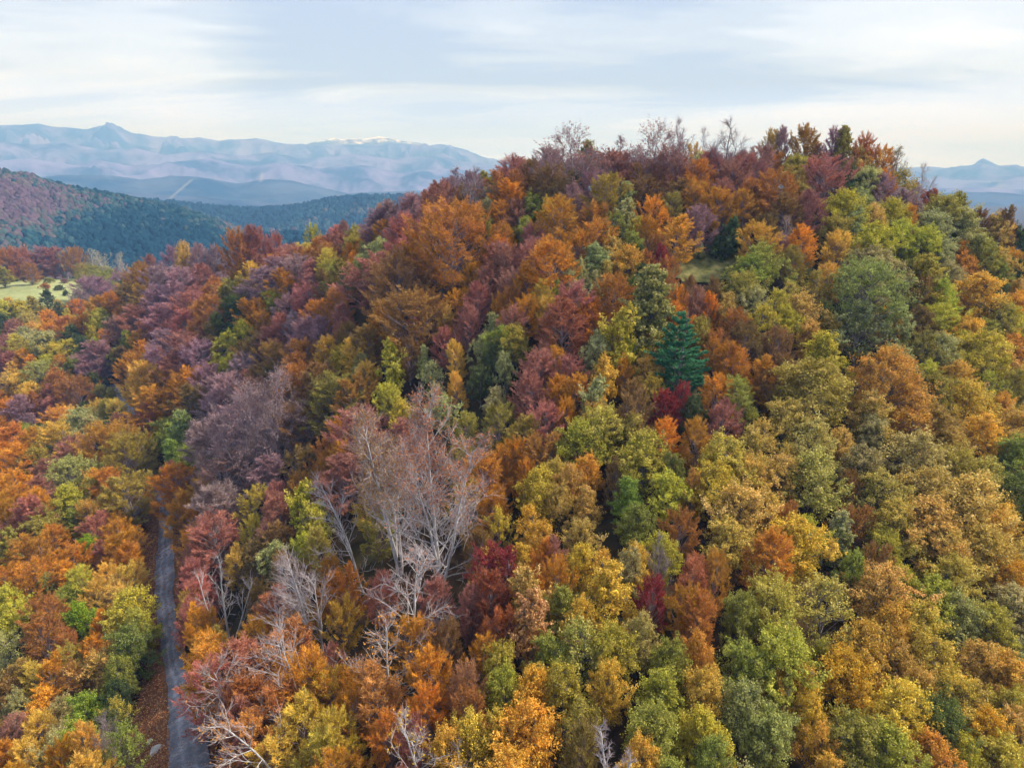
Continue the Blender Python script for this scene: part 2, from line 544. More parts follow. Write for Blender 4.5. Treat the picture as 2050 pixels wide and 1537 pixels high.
def blob_sheet(name, uv, lift, mat, step):
    """a draped sheet covering the ground inside an outline traced on the ground"""
    Q = np.array([cast(*p, dmin=60) for p in uv])
    x0, x1, y0, y1 = Q[:, 0].min(), Q[:, 0].max(), Q[:, 1].min(), Q[:, 1].max()
    X, Y = np.meshgrid(np.arange(x0, x1 + step, step), np.arange(y0, y1 + step, step))
    inside = np.zeros(X.shape, bool)
    j = len(Q) - 1
    for i in range(len(Q)):
        xi, yi, xj, yj = Q[i, 0], Q[i, 1], Q[j, 0], Q[j, 1]
        c = ((yi > Y) != (yj > Y)) & (X < (xj - xi) * (Y - yi) / (yj - yi + 1e-12) + xi)
        inside ^= c
        j = i
    n, m_ = X.shape
    idx = np.arange(n * m_).reshape(n, m_)
    keep = inside[:-1, :-1] & inside[1:, :-1] & inside[:-1, 1:] & inside[1:, 1:]
    Fc = np.stack([idx[:-1, :-1][keep], idx[:-1, 1:][keep], idx[1:, 1:][keep], idx[1:, :-1][keep]], 1)
    V = np.stack([X.ravel(), Y.ravel(), (ground_z(X, Y) + lift).ravel()], 1)
    used = np.unique(Fc); re = np.full(len(V), -1); re[used] = np.arange(len(used))
    return link(name, mesh_np(name, V[used], re[Fc], None, True), None, mat), Q


meadow, MQ = blob_sheet('meadow', [(-260, 640), (-100, 636), (60, 628), (140, 622), (170, 600), (185, 575), (170, 556), (120, 549), (60, 548), (0, 553), (-260, 560)], 0.35, M_MEADOW, 1.5)
tag(meadow, 'sloping pale green meadow in front of the treeline', None, None, 'structure')
clearing, CQ = blob_sheet('clearing', [(1335, 562), (1400, 576), (1470, 566), (1500, 535), (1480, 508), (1430, 496), (1380, 500), (1340, 520)], 0.3, M_CLEAR, 0.6)
tag(clearing, 'small grassy clearing below the summit trees', None, None, 'structure')


# ------------------------------------------------------------------ stones beside the road
def stone(u, v, size, seed, label):
    p = cast(u, v)
    r = np.random.default_rng(seed)
    import bmesh
    bm = bmesh.new(); bmesh.ops.create_icosphere(bm, subdivisions=3, radius=size)
    for w in bm.verts:
        c = w.co
        k_ = 0.75 + 0.5 * float(noise2(np.array(c.x * 4 / size * .3 + seed), np.array(c.y * 4 / size * .3 + c.z * 2 / size), seed))
        w.co = (c.x * k_ * 1.5, c.y * k_, max(c.z * k_ * 0.6, -size * .3))
    me = bpy.data.meshes.new('stone'); bm.to_mesh(me); bm.free()
    o = link('stone', me, None, M_STONE); o.location = (p[0], p[1], p[2] + size * .15); o.rotation_euler[2] = r.uniform(0, 6)
    tag(o, label, 'stone', 'pale stones on the verge of the gravel track')


M_STONE = ground_material('pale_limestone', [(0.3, (0.30, 0.28, 0.25)), (0.7, (0.58, 0.55, 0.50))], 2.0, 6, 0.4)
stone(316, 1499, 0.34, 3, 'largest pale grey stone on the leafy verge beside the track')
stone(309, 1507, 0.26, 5, 'low pale stone touching the largest stone on the verge')
stone(301, 1485, 0.20, 8, 'small pale stone lying alone a little farther up the verge')


# ------------------------------------------------------------------ fallen leaves on the verge and along the track
def fallen_leaves():
    r = np.random.default_rng(12)
    n_ = 26000
    k_ = r.integers(0, len(ROAD_D) - 1, n_)
    tt = r.random(n_)[:, None]
    c = ROAD_D[k_] * (1 - tt) + ROAD_D[k_ + 1] * tt
    d = ROAD_D[k_ + 1] - ROAD_D[k_]; sd = np.stack([d[:, 1], -d[:, 0]], 1); sd /= np.linalg.norm(sd, axis=1, keepdims=True) + 1e-9
    if (sd @ np.array([1.0, 0.0])).mean() < 0: sd = -sd
    side = np.where(r.random(n_) < .72, -(1.2 + np.abs(r.normal(0, 1.5, n_))), 1.5 + np.abs(r.normal(0, .7, n_)))
    stray = r.random(n_) < .10
    side = np.where(stray, r.uniform(-1.4, 1.4, n_), side)
    x = c[:, 0] + sd[:, 0] * side; y = c[:, 1] + sd[:, 1] * side
    z = ground_z(x, y) + .13
    dist = np.hypot(x, y); L_ = np.clip(dist / 60, .7, 2.2) * .13 * r.uniform(.6, 1.4, n_)
    C = np.stack([x, y, z], 1); N = r.normal(0, .3, (n_, 3)) + [0, 0, 1]; D = r.normal(0, 1, (n_, 3)) * [1, 1, .1]
    V = np.concatenate([leaf_quads_(C, D, N, L_, L_ * .7)])
    Fc = np.arange(len(V)).reshape(-1, 4)
    pal = np.array([(.30, .11, .035), (.20, .07, .03), (.40, .17, .07), (.42, .24, .12), (.12, .05, .03)])
    cols = pal[r.integers(0, 5, n_)] * r.uniform(.7, 1.3, (n_, 1))
    m, n, l = new_mat('fallen_leaves')
    at = n.new('ShaderNodeAttribute'); at.attribute_name = 'leaf_colour'
    dd = n.new('ShaderNodeBsdfDiffuse'); l.new(at.outputs['Vector'], dd.inputs[0])
    oo = n.new('ShaderNodeOutputMaterial'); l.new(dd.outputs[0], oo.inputs[0])
    o = link('fallen_leaves', mesh_np('fallen_leaves', V, Fc, {'leaf_colour': cols}), None, m)
    tag(o, 'rust fallen leaves scattered beside the gravel track', 'fallen leaves', None, 'stuff')


def leaf_quads_(C, D, N, L, W):
    D = D / np.linalg.norm(D, axis=1, keepdims=True); S_ = np.cross(D, N); S_ /= np.linalg.norm(S_, axis=1, keepdims=True)
    L = L[:, None] / 2; W = W[:, None] / 2
    return np.stack([C - D * L, C + S_ * W, C + D * L, C - S_ * W], 1).reshape(-1, 3)


fallen_leaves()

# ------------------------------------------------------------------ far hills and mountains
def interp_az(profile, az):
    """profile: (u, v) skyline points of the photograph -> tangent of elevation per azimuth"""
    a = []; t = []
    for u, v in profile:
        q = pix(u, v, 1.0)
        a.append(math.atan2(q[0], q[1])); t.append(q[2] / math.hypot(q[0], q[1]))
    return np.interp(az, a, t)


BASE = -108.0


def polar_land(name, layers, r0, r1, nr, naz, mat, seed, amp, az0=-58, az1=58, attrs_fn=None):
    """hills as a height field: every layer is a crest line (skyline profile, distance, front width, back width)"""
    az = np.radians(np.linspace(az0, az1, naz)); r = np.linspace(r0, r1, nr)
    A, R_ = np.meshgrid(az, r)
    X = R_ * np.sin(A); Y = R_ * np.cos(A)
    H = np.full(X.shape, BASE - 25.0)
    for prof, rd, wf, wb, na in layers:
        crest = interp_az(prof, A) * rd
        rr = rd + (fbm(A * 9 + seed, A * 0 + rd * .001, 4, seed) - .5) * wf * .35
        t = (R_ - rr)
        ramp = np.where(t < 0, 1 - sm(-t, 0, wf) ** 0.8, 1 - sm(t, 0, wb))
        hgt = crest - BASE
        nz = fbm(X / 340 + seed, Y / 340, 7, seed, True) - 0.62
        spur = nz * np.clip(hgt, 0, 500) * na * np.clip(-t / (wf * .25) - .12, 0, 1) * np.clip(ramp * 3, 0, 1)
        h = BASE - 25 + (hgt + 25) * ramp + spur + (fbm(X / 60, Y / 60, 4, seed + 5) - .5) * amp * ramp
        H = np.maximum(H, h)
    me = grid_mesh(name, X, Y, H, {'cut': attrs_fn(A, R_, X, Y, H)} if attrs_fn else None)
    o = link(name, me, None, mat)
    return o, (X, Y, H)


P_MT = [(-900, 300), (-600, 262), (-300, 270), (0, 252), (75, 250), (120, 256), (180, 261), (220, 252), (245, 260), (265, 269), (350, 277), (400, 275), (440, 281), (520, 277), (545, 284), (580, 289), (620, 290),
        (700, 290), (760, 290), (820, 290), (850, 293), (880, 290), (905, 293), (935, 300), (965, 314), (985, 319), (1015, 323), (1080, 326), (1200, 328), (1290, 325), (1330, 308), (1420, 312), (1480, 316), (1560, 325), (1700, 336),
        (1790, 337), (1850, 335), (1900, 336), (1920, 333), (1938, 332), (1950, 329), (1957, 323), (1968, 318), (1978, 322), (1988, 327), (2000, 333), (2030, 330), (2050, 334), (2300, 330), (2700, 345)]
P_SN = [(560, 330), (600, 294), (622, 286), (640, 282), (655, 278), (668, 276), (684, 279), (700, 277), (718, 279), (740, 276), (757, 273), (775, 277), (800, 281), (830, 285), (860, 291), (900, 320)]
P_M2 = [(-900, 330), (-200, 300), (0, 283), (60, 290), (130, 284), (200, 300), (270, 297), (330, 310), (400, 303), (480, 312), (540, 306), (620, 318), (700, 309), (790, 318), (870, 312), (940, 325), (1020, 334), (1400, 335), (1750, 345), (1850, 352), (1930, 358), (2050, 350), (2700, 360)]
P_M3 = [(-900, 350), (-100, 330), (0, 322), (60, 318), (140, 330), (200, 320), (260, 334), (340, 325), (420, 318), (500, 333), (560, 326), (640, 338), (720, 330), (800, 345), (900, 338), (1000, 350), (1750, 360), (1850, 378), (1950, 374), (2050, 380), (2700, 380)]
P_H1 = [(-900, 380), (-100, 372), (0, 362), (60, 358), (120, 352), (200, 350), (240, 354), (285, 361), (340, 353), (375, 352), (420, 358), (470, 367), (540, 359), (585, 362), (640, 376), (700, 388), (800, 383), (900, 378), (1100, 380), (1750, 385), (1860, 389), (1900, 386), (1950, 384), (2000, 386), (2050, 391), (2700, 400)]
P_H0 = [(-900, 410), (100, 385), (200, 378), (300, 388), (380, 392), (460, 400), (560, 408), (640, 404), (760, 396), (900, 392), (1100, 395), (1800, 440), (1900, 428), (1980, 445), (2050, 452), (2700, 440)]


def cut_mask(A, R_, X, Y, H):
    """treeless strip (a ski run) climbing one of the far hills, and bare scree under the crest"""
    f_ = Y * CP - H * SP
    u = 1025 + F * X / f_; v = 768.5 - F * (Y * SP + H * CP) / f_
    run = 0.30 * np.exp(-((u - (335 + (402 - v) * 1.15)) / 2.6) ** 2) * (v > 360) * (v < 404) * (R_ < 3100)
    run2 = 0.35 * np.exp(-((u - (522 + (362 - v) * .25)) / 3.5) ** 2) * (v > 345) * (v < 364)
    scree = 0.5 * np.exp(-((u - 1990) / 16.0) ** 2) * np.exp(-((v - 368) / 9) ** 2) * (fbm(X / 60, Y / 60, 4, 3) > .45)
    return np.clip(run + run2 + scree, 0, 1).ravel()


def far_material(name, lo, hi, snow=False):
    m, n, l = new_mat(name)
    g = n.new('ShaderNodeNewGeometry')
    ns = n.new('ShaderNodeTexNoise'); ns.inputs['Scale'].default_value = 0.004; ns.inputs['Detail'].default_value = 9
    ns.inputs['Roughness'].default_value = 0.65
    l.new(g.outputs['Position'], ns.inputs[0])
    r = n.new('ShaderNodeValToRGB')
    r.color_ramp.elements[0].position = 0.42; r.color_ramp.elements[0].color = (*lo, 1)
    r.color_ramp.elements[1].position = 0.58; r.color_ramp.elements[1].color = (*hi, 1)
    l.new(ns.outputs[0], r.inputs[0])
    col = r.outputs[0]
    if snow:
        sx = n.new('ShaderNodeSeparateXYZ'); l.new(g.outputs['Position'], sx.inputs[0])
        ns2 = n.new('ShaderNodeTexNoise'); ns2.inputs['Scale'].default_value = 0.012; ns2.inputs['Detail'].default_value = 8
        ns2.inputs['Roughness'].default_value = 0.7
        l.new(g.outputs['Position'], ns2.inputs[0])
        a = n.new('ShaderNodeMath'); a.operation = 'MULTIPLY'; a.inputs[1].default_value = 320; l.new(ns2.outputs[0], a.inputs[0])
        b = n.new('ShaderNodeMath'); b.operation = 'ADD'; l.new(sx.outputs[2], b.inputs[0]); l.new(a.outputs[0], b.inputs[1])
        mr = n.new('ShaderNodeMapRange'); mr.inputs[1].default_value = 452; mr.inputs[2].default_value = 505; l.new(b.outputs[0], mr.inputs[0])
        mm = n.new('ShaderNodeMix'); mm.data_type = 'RGBA'; l.new(mr.outputs[0], mm.inputs[0]); l.new(col, mm.inputs[6])
        mm.inputs[7].default_value = (0.85, 0.87, 0.92, 1); col = mm.outputs[2]
    else:
        at = n.new('ShaderNodeAttribute'); at.attribute_name = 'cut'
        mm = n.new('ShaderNodeMix'); mm.data_type = 'RGBA'; l.new(at.outputs['Fac'], mm.inputs[0]); l.new(col, mm.inputs[6])
        mm.inputs[7].default_value = (0.50, 0.47, 0.42, 1); col = mm.outputs[2]
    d = n.new('ShaderNodeBsdfDiffuse'); l.new(col, d.inputs[0])
    o = n.new('ShaderNodeOutputMaterial'); l.new(d.outputs[0], o.inputs[0])
    return m


M_FAR = far_material('far_wooded_mountain', (0.02, 0.035, 0.12), (0.15, 0.14, 0.33))  # blue of distant haze mixed into the mountain surface colours
M_FARH = far_material('far_wooded_hill', (0.01, 0.03, 0.08), (0.06, 0.08, 0.14))  # hill colours also tinted blue to deepen the haze
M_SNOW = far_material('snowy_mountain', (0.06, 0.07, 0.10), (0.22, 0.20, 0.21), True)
RM = 6400.0
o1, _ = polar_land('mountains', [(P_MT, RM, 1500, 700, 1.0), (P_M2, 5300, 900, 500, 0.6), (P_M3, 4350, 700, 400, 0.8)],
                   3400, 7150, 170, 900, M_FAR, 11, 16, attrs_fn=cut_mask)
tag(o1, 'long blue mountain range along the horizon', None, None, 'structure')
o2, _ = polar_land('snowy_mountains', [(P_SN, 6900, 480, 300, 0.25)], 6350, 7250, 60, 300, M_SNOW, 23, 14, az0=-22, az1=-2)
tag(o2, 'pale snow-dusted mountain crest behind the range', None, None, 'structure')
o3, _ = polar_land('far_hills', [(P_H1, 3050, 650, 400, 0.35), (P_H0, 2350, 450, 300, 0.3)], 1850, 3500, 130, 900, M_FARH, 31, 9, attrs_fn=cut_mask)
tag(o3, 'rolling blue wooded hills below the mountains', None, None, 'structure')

# the two wooded hills across the valley
P_W1 = [(-900, 300), (-400, 325), (-150, 338), (0, 352), (60, 361), (130, 379), (200, 393), (300, 411), (370, 425), (430, 445), (480, 465), (540, 482), (640, 503), (760, 520), (1000, 560), (2700, 600)]
P_W2 = [(-900, 410), (150, 407), (265, 405), (340, 410), (425, 420), (500, 423), (575, 419), (650, 405), (725, 397), (800, 397), (875, 402), (960, 412), (1100, 430), (1700, 470), (1850, 478), (1950, 462), (2050, 470), (2400, 480), (2700, 480)]
P_W3 = [(-900, 620), (350, 560), (450, 500), (520, 478), (600, 476), (680, 486), (800, 520), (1000, 560), (1850, 560), (1960, 500), (2050, 483), (2300, 480), (2700, 520)]
M_WOOD = ground_material('valley_wood_floor', [(0.4, (0.02, 0.03, 0.02)), (0.6, (0.06, 0.05, 0.03))], 0.02, 6, 0)
o4, HA = polar_land('wooded_hill', [(P_W1, 900, 440, 300, 0.32)], 430, 1250, 110, 420, M_WOOD, 41, 5, -48, 10)
tag(o4, 'long wooded hillside across the valley', None, None, 'structure')
o5, HB = polar_land('valley_ridge', [(P_W2, 1500, 520, 300, 0.12), (P_W3, 820, 200, 160, 0.2)], 620, 1850, 110, 520, M_WOOD, 47, 5, -48, 50)
tag(o5, 'low dark wooded ridge closing the valley', None, None, 'structure')


# the far woods: nobody could count them
def far_wood_material():
    m, n, l = new_mat('far_wood_leaves')
    at = n.new('ShaderNodeAttribute'); at.attribute_name = 'tree_colour'
    d = n.new('ShaderNodeBsdfDiffuse'); l.new(at.outputs['Vector'], d.inputs[0])
    o = n.new('ShaderNodeOutputMaterial'); l.new(d.outputs[0], o.inputs[0])
    return m


M_FW = far_wood_material()


def ico_lump(rng):
    import bmesh
    bm = bmesh.new(); bmesh.ops.create_icosphere(bm, subdivisions=2, radius=1.0)
    V = np.array([v.co[:] for v in bm.verts]); Fc = np.array([[v.index for v in f.verts] for f in bm.faces]); bm.free()
    V = V * (1 + 0.55 * (rng.random((len(V), 1)) - 0.5))
    V[:, 2] *= 1.15
    return V, Fc


def far_wood(name, XY, Z, size, cols, seed, label):
    rng = np.random.default_rng(seed)
    lumps = [ico_lump(rng) for _ in range(8)]
    n = len(XY)
    which = rng.integers(0, 8, n)
    Vs, Fs, Cs, off = [], [], [], 0
    for k_ in range(8):
        i = np.nonzero(which == k_)[0]
        V, Fc = lumps[k_]
        s = size[i][:, None, None] * rng.uniform(0.75, 1.25, (len(i), 1, 1))
        a = rng.uniform(0, 6.28, len(i)); ca, sa = np.cos(a)[:, None], np.sin(a)[:, None]
        VV = np.stack([V[None, :, 0] * ca - V[None, :, 1] * sa, V[None, :, 0] * sa + V[None, :, 1] * ca, np.repeat(V[None, :, 2], len(i), 0)], 2) * s
        VV[..., 2] *= rng.uniform(0.9, 1.5, (len(i), 1))
        VV += np.stack([XY[i, 0], XY[i, 1], Z[i] + size[i] * 0.8], 1)[:, None, :]
        Vs.append(VV.reshape(-1, 3))
        Fs.append((Fc[None] + (np.arange(len(i)) * len(V))[:, None, None] + off).reshape(-1, 3))
        Cs.append(np.repeat(cols[i], len(Fc), 0))
        off += len(i) * len(V)
    o = link(name, mesh_np(name, np.concatenate(Vs), np.concatenate(Fs), {'tree_colour': np.concatenate(Cs)}), None, M_FW)
    tag(o, label, 'woodland', None, 'stuff')


def grid_lookup(HX, n, rng, az, r, rlo, rhi, azlo, azhi, pow_=1.0):
    A = rng.uniform(math.radians(azlo), math.radians(azhi), n); R_ = rlo + (rhi - rlo) * rng.random(n) ** pow_
    fa = (A - math.radians(az[0])) / (math.radians(az[1]) - math.radians(az[0])) * (HX.shape[1] - 1)
    fr = (R_ - r[0]) / (r[1] - r[0]) * (HX.shape[0] - 1)
    ia = np.clip(fa.astype(int), 0, HX.shape[1] - 2); ir = np.clip(fr.astype(int), 0, HX.shape[0] - 2)
    ta, tr_ = fa - ia, fr - ir
    z = (HX[ir, ia] * (1 - ta) + HX[ir, ia + 1] * ta) * (1 - tr_) + (HX[ir + 1, ia] * (1 - ta) + HX[ir + 1, ia + 1] * ta) * tr_
    return np.stack([R_ * np.sin(A), R_ * np.cos(A)], 1), z


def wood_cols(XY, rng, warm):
    pal = np.array([(0.008, 0.034, 0.052), (0.014, 0.048, 0.062), (0.028, 0.066, 0.068), (0.05, 0.078, 0.072), (0.10, 0.082, 0.080), (0.10, 0.066, 0.085)])  # foliage tones shifted to blue, adding haze to the trees' own colour
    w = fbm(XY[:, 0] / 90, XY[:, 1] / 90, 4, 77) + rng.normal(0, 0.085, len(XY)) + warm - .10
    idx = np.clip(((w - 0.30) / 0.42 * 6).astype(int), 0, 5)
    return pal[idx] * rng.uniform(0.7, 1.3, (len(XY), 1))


rg = np.random.default_rng(5)
XY, Z = grid_lookup(HA[2], 32000, rg, (-48, 10), (430, 1250), 440, 960, -42, 2, 0.9)
ok = Z > ground_z(XY[:, 0], XY[:, 1]) - 1
XY, Z = XY[ok], Z[ok]
az_ = np.degrees(np.arctan2(XY[:, 0], XY[:, 1]))
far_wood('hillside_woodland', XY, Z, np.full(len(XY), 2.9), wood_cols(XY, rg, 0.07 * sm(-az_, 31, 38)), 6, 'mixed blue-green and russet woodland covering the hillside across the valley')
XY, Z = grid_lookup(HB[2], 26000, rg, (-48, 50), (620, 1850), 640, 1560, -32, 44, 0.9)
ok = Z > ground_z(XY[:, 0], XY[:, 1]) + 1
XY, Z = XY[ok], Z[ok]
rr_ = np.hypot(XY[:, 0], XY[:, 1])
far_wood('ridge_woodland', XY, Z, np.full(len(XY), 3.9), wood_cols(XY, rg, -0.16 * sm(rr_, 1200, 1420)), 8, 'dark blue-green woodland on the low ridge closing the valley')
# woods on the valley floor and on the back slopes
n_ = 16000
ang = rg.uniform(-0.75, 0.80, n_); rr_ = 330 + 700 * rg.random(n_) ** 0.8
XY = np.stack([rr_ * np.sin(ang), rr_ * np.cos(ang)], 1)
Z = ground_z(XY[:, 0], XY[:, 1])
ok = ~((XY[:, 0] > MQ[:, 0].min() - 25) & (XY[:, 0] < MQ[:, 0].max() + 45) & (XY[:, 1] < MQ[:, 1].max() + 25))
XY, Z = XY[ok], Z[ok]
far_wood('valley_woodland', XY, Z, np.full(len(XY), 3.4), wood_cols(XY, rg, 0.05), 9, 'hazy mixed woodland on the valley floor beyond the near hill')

# ------------------------------------------------------------------ the air
m, n, l = new_mat('haze_air')
pv = n.new('ShaderNodeVolumePrincipled')
pv.inputs['Color'].default_value = (0.23, 0.49, 1.0, 1)
pv.inputs['Density'].default_value = 3.4e-4
pv.inputs['Absorption Color'].default_value = (1, 1, 1, 1)
pv.inputs['Anisotropy'].default_value = 0.0
o = n.new('ShaderNodeOutputMaterial'); l.new(pv.outputs[0], o.inputs['Volume'])
bx = np.array([(x, y, z) for x in (-7600, 7600) for y in (-1500, 8500) for z in (-140, 475)], float)
bf = np.array([(0, 1, 3, 2), (4, 6, 7, 5), (0, 4, 5, 1), (2, 3, 7, 6), (0, 2, 6, 4), (1, 5, 7, 3)])
hz_o = link('haze', mesh_np('haze', bx, bf), None, m)
tag(hz_o, 'thin blue haze over the valley and mountains', None, None, 'stuff')

# ------------------------------------------------------------------ tree making
def unit(a):
    return a / (np.linalg.norm(a, axis=-1, keepdims=True) + 1e-9)


def leaf_quads(C, D, N, L, W):
    """rhombic leaves: centre, long direction, normal, length, width"""
    D = unit(D); Sd = unit(np.cross(D, N))
    L = np.asarray(L)[:, None]; W = np.asarray(W)[:, None]
    V = np.stack([C - D * L / 2, C + Sd * W / 2 + D * L * .05, C + D * L / 2, C - Sd * W / 2 + D * L * .05], 1).reshape(-1, 3)
    return V, np.arange(len(V)).reshape(-1, 4)


def tubes(segs, sides=5):
    """segs: list of (p0, p1, r0, r1) -> one mesh of tapered tubes"""
    A = np.array([s[0] for s in segs]); B = np.array([s[1] for s in segs])
    ra = np.array([s[2] for s in segs]); rb = np.array([s[3] for s in segs])
    d = unit(B - A)
    ref = np.where(np.abs(d[:, 2:3]) > 0.9, np.array([[1.0, 0, 0]]), np.array([[0, 0, 1.0]]))
    u = unit(np.cross(d, ref)); v = np.cross(d, u)
    an = np.arange(sides) * 2 * math.pi / sides
    ring = np.cos(an)[None, :, None] * u[:, None] + np.sin(an)[None, :, None] * v[:, None]
    VA = A[:, None] + ring * ra[:, None, None]; VB = B[:, None] + ring * rb[:, None, None]
    V = np.concatenate([VA, VB], 1).reshape(-1, 3)
    i = np.arange(sides); j = (i + 1) % sides
    q = np.stack([i, j, j + sides, i + sides], 1)
    Fc = (q[None] + (np.arange(len(segs)) * 2 * sides)[:, None, None]).reshape(-1, 4)
    tubes.thin = np.repeat(np.clip(1 - (ra - .0075) / .007, 0, 1), sides)
    return V, Fc


def curve_segs(p, d, L, r0, r1, n, rng, wob=0.12, up=0.0):
    """a wandering tapered limb; returns segments and the joints"""
    out = []; J = [np.array(p, float)]
    d = np.array(d, float); d /= np.linalg.norm(d)
    for k in range(n):
        d = d + rng.normal(0, wob, 3) + np.array([0, 0, up / n]); d /= np.linalg.norm(d)
        q = J[-1] + d * L / n
        a = r0 + (r1 - r0) * k / n; b = r0 + (r1 - r0) * (k + 1) / n
        out.append((J[-1], q, a, b)); J.append(q)
    return out, J, d


PROFILE = {
    'round': lambda t: math.sqrt(max(0, 1 - (2 * t - 1) ** 2)) ** 0.85,
    'egg': lambda t: math.sin(math.pi * (t ** 0.72)) ** 0.7,
    'cone': lambda t: (0.18 + 0.95 * (1 - t)) * min(1, t * 6 + .25),
    'dome': lambda t: math.sqrt(max(0, 1 - t ** 2.4)) * min(1, .55 + t * 3),
    'column': lambda t: math.sin(math.pi * (0.08 + 0.86 * t)) ** 0.45,
}


def oak_proto(seed, prof='egg', R=3.5, H=10.0, z0=2.2, nclump=46, nsub=7, nleaf=70, leaf=0.215, crad=1.2, trunk=0.16, bare=0.0):
    rng = np.random.default_rng(seed)
    segs, J, _ = curve_segs((0, 0, -0.6), (0, 0, 1), H * 0.86, trunk, 0.03, 7, rng, 0.05)
    J = np.array(J)
    C, D, N, T, B = [], [], [], [], []
    lobes = rng.uniform(0, 6.28, 3)
    ph = rng.uniform(0, 6.28)
    for k in range(nclump):
        t = (k + rng.random()) / nclump
        t = t ** 0.8
        z = z0 + (H - z0 - crad * .5) * t
        rr = PROFILE[prof](t) * R
        a = k * 2.39996 + ph + rng.normal(0, .35)
        lob = 1 + 0.22 * math.sin(2 * a + lobes[0] + 2 * t) + 0.15 * math.sin(3 * a + lobes[1] + 4 * t) + .08 * math.sin(5 * a + lobes[2] + 7 * t)
        rad = rr * lob * (0.35 + 0.65 * math.sqrt(rng.random())) if k % 3 else rr * lob * rng.uniform(.85, 1.08)
        rad = max(0, rad - crad * 0.35)
        c = np.array([math.cos(a) * rad, math.sin(a) * rad, z + rng.normal(0, .25)])
        cr_ = crad * rng.uniform(0.45, 1.25)
        # limb from the trunk
        jz = np.clip((c[2] - 1.4 - rad * .45), 1.0, H * .8)
        jp = np.array([np.interp(jz, J[:, 2], J[:, i]) for i in range(3)])
        sg, jj, _ = curve_segs(jp, c - jp, np.linalg.norm(c - jp), 0.065, 0.014, 4, rng, .07)
        segs += sg
        ns = nsub if rng.random() > bare else 1
        sc = rng.normal(0, 1, (ns, 3)); sc = unit(sc) * cr_ * rng.uniform(.45, .95, (ns, 1)); sc[:, 2] = sc[:, 2] * .8 + .1
        for s_ in sc:
            q = c + s_
            segs.append((jj[-1], q, 0.014, 0.006))
            m_ = int(nleaf * rng.uniform(.6, 1.3))
            rs = cr_ * rng.uniform(.18, .46)
            dd = unit(rng.normal(0, 1, (m_, 3)) + np.array([0, 0, .35]))
            pos = q + dd * rs * rng.uniform(.75, 1.12, (m_, 1)) * np.array([1, 1, .8])
            if rng.random() < .8: pos += unit(s_ + rng.normal(0, .5, 3) * cr_ + [0, 0, .5 * cr_]) * rng.uniform(0, 1, (m_, 1)) ** 1.7 * cr_ * rng.uniform(.5, 1.15)
            C.append(pos); N.append(dd + rng.normal(0, .55, (m_, 3))); D.append(rng.normal(0, 1, (m_, 3)))
            base = rng.uniform(.2, .8)
            out = rad / max(R, .1)
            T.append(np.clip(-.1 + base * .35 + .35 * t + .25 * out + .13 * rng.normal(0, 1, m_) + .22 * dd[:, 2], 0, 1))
            B.append(np.clip(.5 + rng.normal(0, .11) + rng.normal(0, .16, m_), 0, 1))
    C, D, N, T, B = map(np.concatenate, (C, D, N, T, B))
    n_ = len(C)
    V, Fc = leaf_quads(C, D, N, leaf * rng.uniform(.7, 1.3, n_), leaf * .72 * rng.uniform(.7, 1.3, n_))
    crown = mesh_np('oak_crown', V, Fc, {'mixer': T, 'shade': B})
    V, Fc = tubes(segs, 5)
    return mesh_np('oak_trunk', V, Fc), crown, R, H


